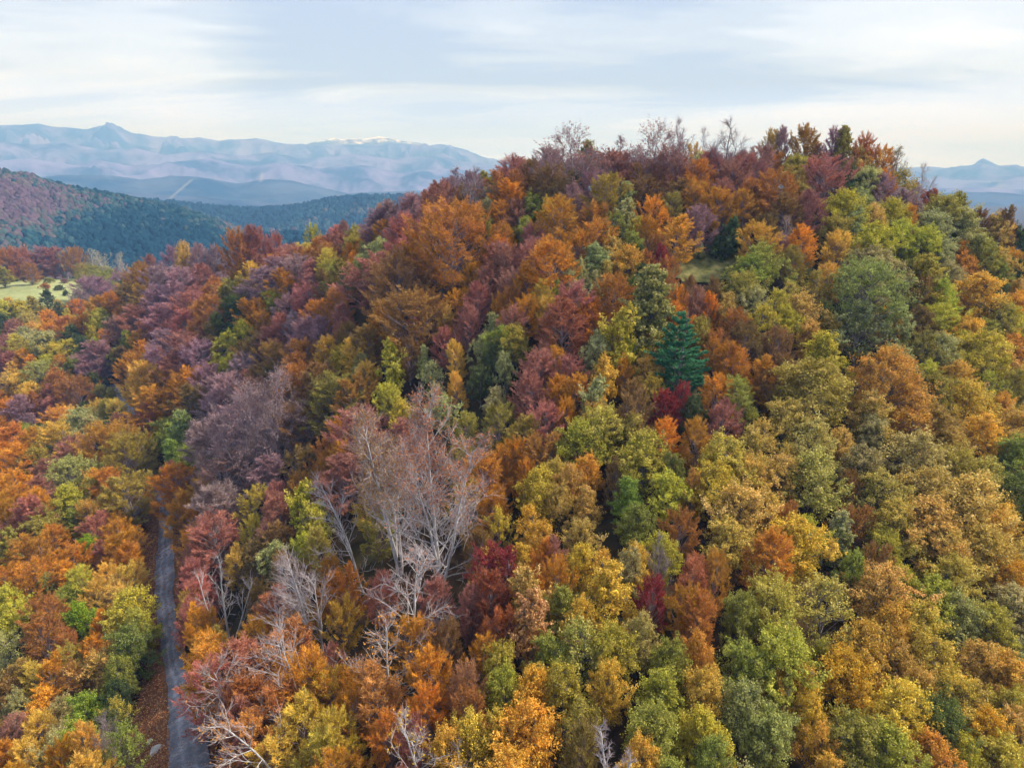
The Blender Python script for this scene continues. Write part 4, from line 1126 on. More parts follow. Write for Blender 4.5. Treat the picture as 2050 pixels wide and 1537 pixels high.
TREES = """
15 520 45 b R
5 552 30 o V
45 510 45 b P
80 515 50 t M
60 545 30 b R
100 505 45 t P
152 508 32 b R
160 542 22 b V
194 545 18 o L
178 512 44 w S
205 522 48 w S
232 522 38 w S
250 548 45 w M
124 512 74 w S |tall pale tree with a white trunk standing highest in the treeline above the meadow
182 580 50 t M
160 600 36 t M
245 575 22 o D
268 560 40 b A
285 552 36 b R
262 592 40 b B
15 612 28 o G
35 616 22 o S
8 622 35 o Y
40 622 30 o Y
65 612 30 o V
118 614 20 o T
118 620 25 o D
135 633 22 o Y
8 645 25 o D
95 642 32 b OO
60 648 40 o T
30 660 35 b P
50 676 35 o S
160 618 30 b O
165 636 32 b R
184 618 18 g S
180 638 22 o V
205 620 45 b A
228 606 32 b A
200 640 35 o Y
215 650 22 o S
130 655 35 b R
160 655 35 b O
185 672 26 o Y
205 676 20 b O
145 675 40 o D |dark green round tree among orange crowns on the lower left slope, upper of two
165 694 34 o D
15 690 35 b P
45 696 45 b Y
90 690 45 o S
110 707 32 o Y
142 702 42 o YG
50 718 32 b O
15 728 36 b P
122 735 38 b A
152 732 30 o L
80 752 54 o SL |large sage green oak standing out on the lower left slope
25 745 32 o T
40 772 42 o G
200 715 60 t M
180 745 44 t M
225 730 32 b B
253 688 26 g L
238 716 26 o L
236 742 22 o D
288 690 44 b A
302 665 42 b R
275 735 60 b O
292 757 60 b G
270 777 46 b G
302 712 50 b A
122 767 52 b R
152 790 60 b R
146 770 30 o V
105 792 42 t P
78 810 42 b R
48 820 52 t M
10 800 26 b O
30 785 32 b B
190 767 32 o D
206 790 26 b V
222 797 24 g V
170 825 30 o D
200 822 30 b G
305 540 36 t P
345 530 42 t M
370 525 32 o T
402 526 46 t M
432 530 42 t M
330 560 52 t M
365 565 52 t M
402 555 46 t P
452 545 42 t M
482 510 52 b R
497 500 32 t P
521 495 42 t P
546 500 32 t P
492 545 32 b G
470 565 20 o V
310 600 52 t M
347 592 52 t M
295 608 22 b G |small golden beech alone among the mauve crowns left of centre
385 612 52 t P
422 590 42 b R
390 627 40 t R
330 640 60 t M
277 640 50 t P
240 660 46 t P
370 650 52 t P
432 620 42 b R
440 648 30 o DL
482 616 22 o D
430 668 28 b B
490 665 36 o Y
457 690 38 o Y |pale yellow oak spread over the mauve beeches left of the tall white bare beeches
435 718 26 o Y
447 736 18 o Y
376 700 60 t P
340 690 52 t M
400 720 60 t M
352 740 60 t P
320 727 52 t M
422 760 46 t M
506 627 42 b A
516 700 52 b B
490 745 60 t M
385 770 62 b O
360 790 62 b A
330 772 52 b R
320 815 72 b A
402 802 60 b B
470 790 72 t M
500 770 42 b P
440 820 62 t M
552 520 22 b O
580 525 52 t P
622 484 26 b Y
640 502 42 b R
672 482 46 b P
692 472 32 t P
714 477 32 o V
732 486 30 b O
752 456 60 t M
768 438 24 b O
752 480 22 o S
657 528 42 b Y
706 515 32 b O
728 507 20 o S
690 557 62 b BV
660 572 42 b B
600 545 52 t M
560 547 52 t M
526 572 62 t M
580 572 50 b A
624 554 52 t P
610 600 52 t P
549 604 30 o Y
516 627 42 b A
575 622 46 t M
642 637 52 b A
680 612 46 b R
692 640 42 t P
566 660 52 t P
610 676 60 t M
642 666 42 t M
541 686 52 t P
560 720 52 b R
602 716 52 b R
510 722 42 b B
885 482 195 b AR |very large round orange beech on the left shoulder of the hill
795 565 115 b RP
835 640 100 b BR
742 560 84 b P
812 472 66 t P
822 422 52 t M
782 437 56 t M
885 405 60 b P
905 377 42 w M |dark leafless tree on the skyline where the hill meets the far valley
955 387 62 w M
930 402 42 b B
987 380 28 o V
979 427 36 o S
1000 402 42 b R
990 440 50 b A
972 470 42 b V
940 562 42 b O
1010 526 60 t P
975 570 50 t P
1000 622 32 b O
960 602 50 t P
864 624 60 b R
895 642 32 b G
935 652 50 t P
890 692 46 t P
840 666 32 b P
770 652 72 b A
750 692 60 b B
700 682 52 b B
657 704 46 b G
725 716 52 b G
688 720 36 o Y
720 742 44 o S
781 736 34 y Y |small yellow column of a tree just above the tall white bare beeches
770 700 36 b R
820 712 50 b B
846 724 26 o S
915 716 32 b G
990 662 40 o S
1002 692 50 o VL
985 722 34 o D
1012 742 28 o S
545 750 26 o D
590 746 60 b R
1146 312 96 w MP |tallest twiggy mauve tree on the left end of the summit skyline
1100 332 52 t M
1177 322 50 o V
1030 347 50 t P
1060 352 42 b B
1020 382 60 b R
1100 377 70 b B
1146 372 36 o D
1120 402 60 b B
1210 342 60 b P
1190 377 50 t M
1240 342 50 b P
1238 312 36 w M
1310 305 84 w MP |wide bare twiggy tree near the middle of the summit skyline
1365 288 40 w S
1330 347 70 b P
1270 352 32 b R
1300 362 50 b R
1280 392 50 b B
1320 372 24 b O
1340 402 60 b B
1405 300 30 w S
1390 322 18 b G
1455 302 76 w M
1430 342 60 t P
1472 362 60 t P
1402 362 60 b A
1500 352 60 b P
1213 396 72 b AV
1155 407 50 t M
1250 405 42 g S |pale sage pointed treetop above the bright green oaks on the upper slope
1256 440 56 o S
1234 463 52 o L
1275 470 42 o Y
1270 500 44 o L
1281 520 28 o D
1034 402 60 b O
1030 432 50 b P
1068 424 46 o L
1050 465 34 o L
1095 435 20 y G
1123 445 80 b A
1187 443 52 b OR
1180 482 60 b A
1070 482 42 t P
1015 482 36 b A
1015 532 60 t P
1104 534 96 b A
1152 502 50 b A
1190 525 46 o S
1165 552 24 o S
1228 508 42 o T
1255 530 50 o TO
1312 435 52 b O
1346 476 62 b GO |bright golden round beech left of the grassy clearing
1302 472 50 b A
1351 424 50 b V
1310 502 32 b R
1327 522 24 b C
1392 453 56 b M
1442 424 70 b A
1490 422 60 b A
1402 407 60 b A
1440 402 60 b P
1500 402 60 b R
1460 470 44 o D
1395 502 28 s S |pale sage shrub at the back edge of the grassy clearing
1430 500 38 s D |dark green dense shrub at the back of the grassy clearing
1448 503 30 s D |second dark green shrub at the back of the clearing, right of the denser one
1375 588 32 t B
1425 594 38 t B
1497 552 66 o L |dark-centred green oak at the right edge of the grassy clearing
1480 590 60 o V
1303 618 104 g LS |tall dense mid-green tree standing just above the blue-green pine
1390 612 42 t P
1425 622 32 b O
1357 607 26 b O
1450 622 42 o T
1500 612 50 o S
1216 600 78 b RA
1150 612 70 t P
1117 592 26 o L
1145 572 26 o S
1062 572 60 b A
1090 602 50 b G
1020 612 50 b R
1040 632 50 b O
1515 332 60 t P
1543 304 36 b AV
1565 300 34 t M
1615 300 52 b OR |bright red-orange beech crown on the summit skyline
1630 322 32 b R
1594 344 42 o V
1688 304 42 g V |olive pointed treetop near the right end of the summit skyline
1662 304 36 t M
1662 330 42 t P
1650 357 70 t P
1720 333 50 o T
1757 335 44 b O
1735 318 32 b R
1706 368 40 o D
1735 372 50 o S
1690 387 40 o D
1796 340 42 w S
1768 386 46 t M
1803 374 52 o V
1843 368 38 w M
1854 412 42 b CR |dark red beech on the right shoulder of the skyline
1545 392 78 b R
1510 402 60 b R
1600 402 42 o V
1620 422 60 t P
1570 432 60 b B
1527 489 60 b OG |bright orange-yellow beech just right of the grassy clearing
1607 492 56 b O |round bright orange beech, second of the pair right of the grassy clearing
1575 470 34 w M
1522 537 70 o L
1586 530 42 b V
1612 542 26 s S
1688 422 60 o Y
1670 470 50 o V
1680 500 50 b G
1715 447 50 o S
1745 442 42 o T
1780 432 46 o Y
1812 440 32 b O
1750 497 80 o Y
1690 512 60 b G
1800 482 60 o Y
1841 497 60 o Y
1740 542 70 o S
1860 462 56 o S
1880 432 60 o V
1918 425 46 o V
1920 462 70 o S
1905 487 26 o D
1972 457 36 b B
1996 462 34 b B |dark brown treetop at the right edge against the blue hills
1995 472 46 o T
2015 492 26 o O
2035 502 46 o D
1926 511 36 o TO
1880 512 46 o S
1960 512 60 o V
2000 532 50 o T
2032 552 46 o D
1728 589 128 o SL |very broad sage green oak crown on the upper right slope
1790 562 60 o S
1580 602 52 o T
1629 580 56 o V
1560 622 60 o Y
1600 632 60 o T
1850 562 80 o VY
1876 602 60 o Y
1843 592 60 o B
1900 562 50 o S
1940 547 42 o TO
1953 597 80 o G
2004 560 50 o L
1990 602 42 o D
2032 592 42 o T
2037 622 50 o G
1022 652 50 t P
1130 655 88 t PR
1027 690 50 o V
1190 642 60 b A
1190 712 36 y S
1247 686 50 y Y |slender yellow-green tree left of the tall green tree, above the tan crowns
1262 717 42 o Y
1228 716 20 y G
1294 750 46 o GT
1252 752 36 b A
1210 766 22 y G
1358 716 128 k K |blue-green pine with layered boughs in the middle of the forest
1402 674 46 o V
1460 662 60 b R
1490 692 60 b B
1440 722 60 b A
1480 742 60 b A
1297 700 32 b R
1114 736 46 b O
1142 752 50 t P
1070 742 60 b P
1060 792 70 t P
1110 802 60 b A
1152 792 60 b A
1200 812 36 y S |slender pale sage tree above the bright yellow oaks in the centre
1184 840 46 o T
1200 868 70 o YT
1156 893 70 o YL
1137 840 34 b O
1090 852 60 t P
1080 912 60 b R
1042 872 60 b V
1031 920 42 b O
1270 832 60 b B
1277 802 50 b B
1266 872 42 o V
1286 925 92 o LY
1338 826 50 b C
1364 810 36 b C |small crimson beech directly below the blue-green pine
1337 885 60 b O
1387 832 42 o D
1402 882 60 b A
1450 850 60 b P
1420 802 70 b A
1482 802 70 b V
1172 954 52 o TO
1145 972 42 o T
1230 962 42 b B
1073 984 66 o GY
1110 962 32 o T
1354 953 46 o LD
1332 992 60 o Y
1262 1002 60 o L
1388 985 38 b RT
1450 930 80 o YT
1430 982 80 o Y
1500 902 60 o T
1500 962 60 o TY
1530 652 60 o Y
1572 652 50 o Y
1553 702 60 b B
1520 762 60 b A
1550 782 50 b B
1650 722 88 o Y
1620 682 50 o T
1620 792 116 o LV |broad green oak with a lit green crown right of centre
1720 662 90 o DS
1780 652 42 o G
1800 664 46 o S
1840 652 50 o B
1838 708 60 o VB
1880 712 60 o S
1935 676 56 o G |bright golden-yellow oak on the right slope
1930 702 50 o Y
1972 718 80 o Y
2030 712 60 o TO
1990 642 60 o V
2022 652 60 o Y
1768 768 126 o TA |broad tan oak with dark forked limbs showing on the right slope
1918 767 60 o GT
1932 812 70 o G
1850 762 50 o Y
1870 792 60 o V
1975 783 56 o YL
2030 782 60 o V
2010 822 36 o G
1820 812 60 o T
1742 838 80 o T
1742 872 50 o S
1822 862 52 o OT
1580 852 70 o T
1520 882 60 o T
1626 890 80 o TS
1680 902 60 o T
1875 862 70 o TB
1902 902 60 o T
1967 877 70 o G
2030 862 60 o T
2036 928 80 o L
1720 950 88 o SB
1830 930 108 o TS
1902 952 80 o V
1960 970 80 o VT
1622 962 96 o YS
1562 962 70 o T
1690 985 40 b RB
1762 1002 90 o SY
1852 1002 100 o T
1932 1010 108 o T
2030 1002 80 o DL
14 888 60 b OR
42 870 32 o L
62 886 42 b O
88 866 26 o D
130 842 46 b GO
112 882 60 b G
68 926 46 o V
30 932 60 b O
162 846 46 o S
186 860 42 o S
222 840 26 o D
237 826 42 b G
140 886 42 o S
156 906 50 t P
246 856 46 b P
287 862 60 t P
227 892 98 b A
262 922 90 b AV
202 942 60 b O
232 972 60 b A
262 992 80 b GV
364 873 54 g LS |tall light green tree standing above the hidden stretch of the track
352 918 46 g L
357 980 80 b AO
372 1030 60 b A
310 966 36 t P
390 1042 28 b O
147 956 78 o SL
196 986 50 o V
136 1002 46 o Y
22 982 60 b OU
96 952 50 t P
86 1002 36 b O
50 1032 60 b P
94 1042 46 o V
180 1036 50 b OT
146 1046 32 o L
236 1042 30 o D
216 1026 24 b O
190 1067 50 b P
240 1074 52 b O
112 1082 50 b A
178 1100 36 o N |bright lime green treetop among orange crowns on the left
60 1112 70 b A
22 1092 50 o V
250 1132 60 b A
142 1132 60 b O
260 1162 50 b G
62 1172 78 b A
170 1172 60 b GN
90 1190 50 o SL
222 1172 50 b G
237 1188 36 o T
20 1172 60 b A
140 1208 46 o L
110 1232 60 b R
192 1202 42 b G
166 1248 60 o N
242 1206 50 b GT
262 1230 78 o Y
277 1262 60 o YL
262 1304 72 o LD
202 1262 42 b O
20 1212 60 o Y
10 1300 52 o S
32 1246 60 o Y
91 1285 80 b R
140 1302 60 b R
182 1312 50 b O
150 1332 50 b GL
112 1356 60 b O
76 1372 50 b G
47 1360 52 o BT
14 1392 52 o B
208 1347 60 o T
154 1372 60 b R
240 1352 50 o L
94 1415 60 o U |brightest orange-yellow tree near the lower left corner
40 1420 42 o S
132 1432 36 o S
176 1438 62 o LN
213 1472 46 w W |small bare blue-grey tree beside the lower end of the track, near the left corner
232 1442 50 o YV
80 1482 62 b G
30 1482 60 b P
146 1497 72 o LN
176 1504 42 b G
60 1522 60 b G
18 1532 50 b O
122 1532 42 b O
250 1500 46 o L
236 1402 42 o D
351 1284 30 b OU
350 1322 44 b O
362 1368 96 b GO |golden orange beech leaning over the track near the bottom
356 1405 60 b OG
316 1380 24 b O
480 850 108 t M
430 882 98 t M
442 962 98 t PM
452 1022 88 t M
430 1082 80 t P
397 1112 60 t P
392 1162 60 t P
402 1202 60 t P
382 1242 50 t P
507 1014 46 b GY
500 1072 34 b G
614 1013 36 y Y |upper part yellow slender tree standing alone left of the tall white bare beeches
616 1058 30 y Y
555 1032 60 t P
560 1092 60 b B
676 868 46 b O
652 912 50 b R
690 962 78 t P
650 942 50 b R
692 930 60 b A
610 852 60 b B
670 802 88 b BV
592 772 70 b RA
570 802 50 b B
640 762 70 b B
722 792 60 b AB
720 862 78 t P
742 902 78 t P
552 1127 50 o S
510 1122 60 b B
642 1102 50 b V
662 1152 50 b A
742 1012 60 b AV
760 1062 50 b V
930 1012 60 b AG
972 962 78 b A
1000 852 60 b V
1010 932 50 b A
1002 1060 46 o GY
960 1102 60 b B
550 1242 80 b PR
522 1287 60 b GA
602 1252 50 b O
570 1332 108 b PO
482 1332 98 b P
440 1310 50 b V
442 1342 50 b VD
412 1262 44 b A
388 1215 46 b G
430 1392 88 t P
500 1392 98 b PO
602 1382 108 b O
642 1342 60 b P
662 1402 78 b OG
560 1432 98 b PO
476 1450 80 b P
500 1482 98 b OP
602 1472 98 b GY
702 1422 78 b O
682 1482 88 b AG
540 1522 78 b G
640 1524 78 b YG
762 1402 98 b OP
780 1482 78 b A
478 1516 60 b P
833 1288 70 b A
690 1240 44 b AG
702 1182 50 b A
762 1192 50 b P
877 1370 88 b OA
862 1432 78 b O
842 1502 60 b P
892 1292 50 b B
994 1155 88 b C |large crimson beech right of the tall white bare beeches
985 1210 78 b CR
1000 1272 60 b CA
942 1222 36 t P
1085 1122 42 b A
1115 1122 42 t P
1106 1172 50 b OA
1156 1134 50 o G
1062 1202 60 b A
1065 1212 30 y T
1060 1262 32 y TP
1221 1194 98 o GY
1130 1230 60 o L
1152 1252 50 o G
1255 1148 42 o S
1276 1136 32 o G
1323 1132 44 w V
1162 1296 88 o YS
1222 1312 78 o YV
1284 1287 48 o ST
1386 1172 70 b PR
1428 1162 42 b OR
1372 1222 60 b A
1390 1252 78 b R
1302 1202 34 b C
1340 1340 70 o YD
1322 1402 88 o LY
1396 1318 50 o TO
1410 1402 70 o TG
996 1346 60 o YV
1010 1390 60 o YL
952 1332 42 b O
930 1392 60 b RP
950 1432 60 b BR
1136 1390 70 o YV
1215 1386 60 o G
1062 1398 60 o UG
1058 1470 100 o GU |large bright golden oak at the bottom edge, left of the silver bare tree
937 1492 80 o GY |yellow-green oak cut by the bottom edge below the orange beeches
890 1520 50 o G
1000 1482 60 o G
1150 1452 70 o V
1160 1512 60 b BV
1310 1482 88 o L
1290 1532 60 o G
1406 1482 80 o GY
1420 1532 60 o L
1535 1130 98 b OR |deep orange beech with a dark hollow on its left, lower right of centre
1594 1100 98 o YG
1565 1052 42 b R
1490 1032 88 o T
1680 1072 50 g S
1700 1152 50 o L
1745 1132 44 b RB
1782 1054 88 o YT
1852 1062 108 o T
1882 1112 88 o T
1950 1042 78 o TG
2010 1052 60 o G
1962 1112 88 o T
1985 1116 42 o G
2018 1170 60 o OG
2042 1132 50 o T
1542 1218 88 o TY
1480 1242 60 o L
1660 1222 108 o YS
1765 1198 88 o T
1780 1262 78 o TO
1900 1172 88 o TY
1862 1212 80 o YL
1836 1264 90 o LG
1922 1247 80 o LS
1976 1270 88 o VY
2030 1232 78 o S
1722 1312 98 o OT
1696 1368 88 o OG
1790 1342 60 o T
1560 1332 108 o YV
1480 1342 78 o LV
1586 1380 80 o G
1642 1342 50 o V
1490 1432 88 o SV
1530 1482 78 o SV
1620 1447 60 o GY
1642 1502 60 o G
1796 1437 108 o GY
1830 1392 50 o T
1870 1334 88 o GL
1902 1402 78 o YG
1962 1342 80 o T
2012 1372 88 o TG
1942 1432 80 o VT
2020 1432 70 o TY
1968 1482 78 o OG
2030 1482 78 o T
1880 1462 88 o DL
1760 1512 98 o YV
1850 1522 78 o TO
1700 1502 98 o LV
2002 1532 78 o TY
1932 1532 70 o Y
93 597 27 o D |dark green round tree standing alone at the lower edge of the meadow
29 560 11 s D |small dark bush at the left of the meadow
97 562 12 s L |small green bush near the top of the meadow
128 563 12 s M |small mauve bush at the top right of the meadow
119 577 13 s D |dark bush in the middle of the meadow's right half
90 574 14 s R |low rust bush in the middle of the meadow
131 588 9 s D |tiny dark bush near the lower right of the meadow
"""
spec = []
for ln in TREES.strip().splitlines():
    a, _, lab = ln.partition('|')
    f_ = a.split()
    spec.append([float(f_[0]), float(f_[1]), float(f_[2]), f_[3], f_[4], lab.strip()])


def dims(kind, D):
    D *= .88
    if kind in 'bt': return float(np.clip(3.2 + .85 * D, 5.5, 13))
    if kind == 'o': return float(np.clip(2.8 + .85 * D, 5.0, 12))
    if kind == 'y': return float(np.clip(1.5 + 2.6 * D, 4.5, 10))
    if kind == 'g': return float(np.clip(2 + 1.5 * D, 5, 12))
    if kind == 'k': return 10.5
    if kind == 'd': return float(np.clip(2 + 2.2 * D, 5, 10))
    if kind == 'w': return float(np.clip(3.5 + 1.3 * D, 6, 13))
    return 2.2


def locate(u, v, w, kind):
    """stand a tree on the hillside so that the middle of its crown lies on the ray through (u, v)"""
    H = 8.0; D = 4.0; p = None
    for it in range(4):
        lift = H * (.60 if kind in 'btogyw' else .5)
        p = cast(u, v, lift, dmin=40)
        depth = p[1] * CP - p[2] * SP
        D = float(np.clip(1.3 * w * depth / F, 2.2 if kind != 's' else 1.4, 14))
        H = dims(kind, D)
    q = pix(u, v, 1.0); up = q[2] * p[1] / q[1] - gz(p[0], p[1])
    if up > H * .62:                      # on the skyline: only a taller tree reaches up there
        H = min(up / .62, 14.0)
        D = max(D, .40 * H)
    return p[0], p[1], D, H, depth


placed = []
for u, v, w, kind, col_, lab in spec:
    x, y, D, H, dep = locate(u, v, w, kind)
    if road_dist(np.array([x]), np.array([y]))[0] < 1.9:
        c = ROAD_D[np.argmin(np.hypot(ROAD_D[:, 0] - x, ROAD_D[:, 1] - y))]
        dv = np.array([x - c[0], y - c[1]]); dv = dv / (np.linalg.norm(dv) + 1e-6)
        x, y = (c[0] + 2.3, c[1] + .3) if u > 300 else (c[0] + dv[0] * 2.6, c[1] + dv[1] * 2.6)
    placed.append(dict(x=x, y=y, D=D, H=H, kind=kind, col=col_, lab=lab, u=u, v=v, w=w, hand=True))

# what must stay in view: the track, the clearing, the meadow
KEEP = [(300, 1130, 30), (320, 1080, 28), (325, 1180, 30), (322, 1240, 26), (318, 1300, 18), (300, 1440, 30), (345, 1460, 50), (380, 1500, 55), (375, 1537, 60), (300, 1520, 40), (255, 815, 14), (243, 800, 12),
        (450, 1200, 40), (605, 1215, 55), (685, 1060, 50), (785, 1190, 45), (850, 1000, 100), (770, 1350, 30), (300, 1200, 26), (300, 1260, 20), (290, 1150, 18), (285, 1480, 26), (1400, 530, 44), (1440, 528, 34), (30, 575, 40), (80, 575, 45), (130, 575, 30), (1430, 500, 30), (310, 1360, 14)]
gen = np.random.default_rng(99)
arr = lambda k_: np.array([t[k_] for t in placed])
PX, PY, PD = arr('x'), arr('y'), arr('D')
SU, SV = np.array([s[0] for s in spec]), np.array([s[1] for s in spec])
extra = []
cand = [(x + gen.uniform(-1.2, 1.2), y + gen.uniform(-1.2, 1.2)) for y in np.arange(12, 300, 2.3) for x in np.arange(-230, 135, 2.3)]
gen.shuffle(cand)
CG = ground_z(np.array([c[0] for c in cand]), np.array([c[1] for c in cand]))


def hidden_by_hill(p, lift=5.0):
    t = np.linspace(.2, .97, 40)
    return bool(np.any(ground_z(p[0] * t, p[1] * t) + lift > p[2] * t))


for (x, y), z in zip(cand, CG):
    u, v, f_ = project((x, y, z + 5.5))
    if f_ < 15 or u < -420 or u > 2470 or v > 2000 or v < 270:
        continue
    near = np.hypot(PX - x, PY - y)
    D = float(np.clip(np.mean(PD[np.argsort(near)[:5]]) * gen.uniform(.8, 1.1), 2.6, 6.5))
    if np.any(near < .31 * (PD + D)):
        continue
    if extra and np.any(np.hypot(EX - x, EY - y) < .41 * (ED + D)):
        continue
    if road_dist(np.array([x]), np.array([y]))[0] < 3.4:
        continue
    if hidden_by_hill((x, y, z + 7.5), 5.5):
        continue
    r_ = D * F / f_ * .55
    if any(math.hypot(u - a, v - b) < c + r_ * .85 for a, b, c in KEEP):
        continue
    d_ = np.hypot(SU - u, (SV - v))
    i = int(np.argmin(d_))
    s = spec[i]
    kind = s[3] if s[3] in 'bto' else 'b' if s[3] in 'wd' else 'o'
    col_ = s[4][0] if s[4][0] in 'ROGYLVSTMPBDA' else {'C': 'R', 'U': 'G', 'N': 'L', 'K': 'D', 'W': 'B'}[s[4][0]]
    H = dims(kind, D) * .92
    extra.append(dict(x=x, y=y, D=D, H=H, kind=kind, col=col_, lab='', u=u, v=v, w=2 * r_, hand=False, out=bool(u < -r_ or u > 2050 + r_ or v > 1537 + r_)))
    EX = np.array([t['x'] for t in extra]); EY = np.array([t['y'] for t in extra]); ED = np.array([t['D'] for t in extra])
placed += extra
print('TREES hand', len(spec), 'extra', len(extra), {k_: sum(t['kind'] == k_ for t in placed) for k_ in KINDN})

# past three hundred of a kind, and outside the frame, the trees become one woodland
mass = [t for t in placed if t.get('out')]
placed = [t for t in placed if not t.get('out')]
for k_ in 'bot':
    ts = sorted([t for t in placed if t['kind'] == k_], key=lambda t: (not t['hand'] or t['w'] < 23 and not t['lab'], -t['w']))
    for t in ts[298:]:
        t['mass'] = True
mass += [t for t in placed if t.get('mass')]
placed = [t for t in placed if not t.get('mass')]
print('MASS', len(mass), 'PLACED', len(placed))

# names for the unlabelled ones: colour, kind, and the rank outward from the nearest landmark
MARKS = [(1356, 712, 'the blue-green pine'), (1410, 530, 'the grassy clearing'), (80, 575, 'the meadow'), (885, 482, 'the very large round orange beech'),
         (850, 950, 'the tall white bare beeches'), (990, 1180, 'the large crimson beech'), (178, 1100, 'the bright lime treetop'), (94, 1415, 'the brightest orange-yellow tree'),
         (372, 1470, 'the widest stretch of track'), (1221, 1490, 'the silver bare tree at the bottom'), (1058, 1470, 'the large bright golden oak'), (1535, 1130, 'the deep orange beech'),
         (1768, 768, 'the broad tan forked oak'), (1935, 676, 'the bright golden-yellow oak'), (1728, 589, 'the very broad sage oak'), (1620, 792, 'the broad green oak'),
         (1615, 300, 'the red-orange skyline beech'), (1146, 312, 'the tallest twiggy skyline tree'), (1854, 412, 'the dark red skyline beech'), (364, 873, 'the tall light green tree'),
         (614, 1013, 'the yellow slender tree'), (457, 690, 'the pale yellow oak'), (1346, 476, 'the golden round beech'), (80, 752, 'the large sage oak'), (255, 810, 'the far bend of track'),
         (620, 1220, 'the swept bare beech'), (2040, 1530, "the photo's lower right corner"), (2040, 1000, "the photo's right edge, halfway down"), (10, 900, "the photo's left edge, halfway down"),
         (1720, 1312, 'the orange-tan oak'), (520, 495, 'the left skyline dip'), (295, 608, 'the small golden beech'), (1200, 812, 'the slender pale sage tree')]
DIRS = ['right of', 'up-right of', 'above', 'up-left of', 'left of', 'down-left of', 'below', 'down-right of']
ORD = ['', 'second ', 'third ', 'fourth ', 'fifth ', 'sixth ', 'seventh ', 'eighth ', 'ninth ', 'tenth ', 'eleventh ', 'twelfth ', 'thirteenth ', 'fourteenth ', 'fifteenth ', 'sixteenth ', 'seventeenth ', 'eighteenth ', 'nineteenth ', 'twentieth ']
bucket = {}
for t in placed:
    if t['lab']:
        continue
    best = min(range(len(MARKS)), key=lambda i: math.hypot(MARKS[i][0] - t['u'], MARKS[i][1] - t['v']))
    du, dv = t['u'] - MARKS[best][0], MARKS[best][1] - t['v']
    s = int(round(math.degrees(math.atan2(dv, du)) / 45)) % 8
    t['dist'] = math.hypot(du, dv)
    bucket.setdefault((PAL[t['col'][0]][1], t['kind'], best, s), []).append(t)
for (cw, kind, best, s), ts in bucket.items():
    ts.sort(key=lambda t: t['dist'])
    kw = KINDN[kind][1]
    if kind == 'w': cw = {'mauve': 'mauve-grey', 'sage green': 'pale', 'olive': 'greenish', 'blue-grey': 'blue-grey'}.get(cw, cw)
    for i, t in enumerate(ts):
        if len(ts) == 1:
            t['lab'] = f'{cw} {kw} standing {DIRS[s]} {MARKS[best][2]}'
        else:
            t['lab'] = f'{cw} {kw}, {ORD[i]}nearest {DIRS[s]} {MARKS[best][2]}'


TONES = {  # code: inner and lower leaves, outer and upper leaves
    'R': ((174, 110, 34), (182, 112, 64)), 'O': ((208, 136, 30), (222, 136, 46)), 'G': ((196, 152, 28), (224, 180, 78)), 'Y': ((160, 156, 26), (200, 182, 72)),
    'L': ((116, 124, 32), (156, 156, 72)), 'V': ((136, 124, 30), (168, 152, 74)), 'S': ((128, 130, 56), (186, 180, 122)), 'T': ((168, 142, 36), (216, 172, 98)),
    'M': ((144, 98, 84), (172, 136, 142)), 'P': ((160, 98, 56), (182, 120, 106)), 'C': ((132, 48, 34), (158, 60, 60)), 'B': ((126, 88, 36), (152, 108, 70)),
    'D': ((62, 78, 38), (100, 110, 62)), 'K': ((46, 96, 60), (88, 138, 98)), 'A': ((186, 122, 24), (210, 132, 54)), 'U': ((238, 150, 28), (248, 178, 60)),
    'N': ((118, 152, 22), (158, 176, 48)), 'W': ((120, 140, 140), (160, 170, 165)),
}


def two_colours(code, rng, jit=0.08):
    code = code.replace('X', '')
    a = TONES[code[0]][0]; b = TONES[code[0]][1]
    if len(code) > 1:
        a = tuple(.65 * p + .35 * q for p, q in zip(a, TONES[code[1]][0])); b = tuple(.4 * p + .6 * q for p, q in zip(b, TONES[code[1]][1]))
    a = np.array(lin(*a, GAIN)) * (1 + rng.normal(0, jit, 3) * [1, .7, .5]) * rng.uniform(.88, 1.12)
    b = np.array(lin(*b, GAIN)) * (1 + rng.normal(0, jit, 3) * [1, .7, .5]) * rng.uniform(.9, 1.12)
    if code[0] in 'YGVLSTU':
        a *= 1.14; b *= 1.16
    if code[0] in 'ROAB':                       # copper leans to gold, not to red
        a *= (1, 1.16, .9); b *= (1, 1.13, .95)
    return np.clip(a, .005, .85), np.clip(b, .005, .85)


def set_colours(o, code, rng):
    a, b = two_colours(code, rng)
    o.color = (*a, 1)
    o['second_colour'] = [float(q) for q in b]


def make_tree(t, proto, bark, rng, rot=None, tilt=None, sx=None, sz=None):
    trunk_me, crown_me, R, H0 = proto
    name = KINDN[t['kind']][0]
    e = bpy.data.objects.new(name, None); COL.objects.link(e)
    e.empty_display_size = .5
    e.location = (t['x'], t['y'], gz(t['x'], t['y']) - .1)
    e.rotation_euler = tilt if tilt is not None else (rng.normal(0, .035), rng.normal(0, .035), rng.uniform(0, 6.283) if rot is None else rot)
    s = t['D'] / (2 * R) if sx is None else sx
    e.scale = (s * rng.uniform(.95, 1.06), s * rng.uniform(.95, 1.06), t['H'] / H0 if sz is None else sz)
    tag(e, t['lab'], 'shrub' if t['kind'] == 's' else 'tree', GROUPN.get(t['kind']))
    link('stem' if t['kind'] == 's' else 'trunk', trunk_me, e, bark)
    if crown_me is not None:
        c = link('crown', crown_me, e, M_LEAF)
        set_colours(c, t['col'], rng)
    return e


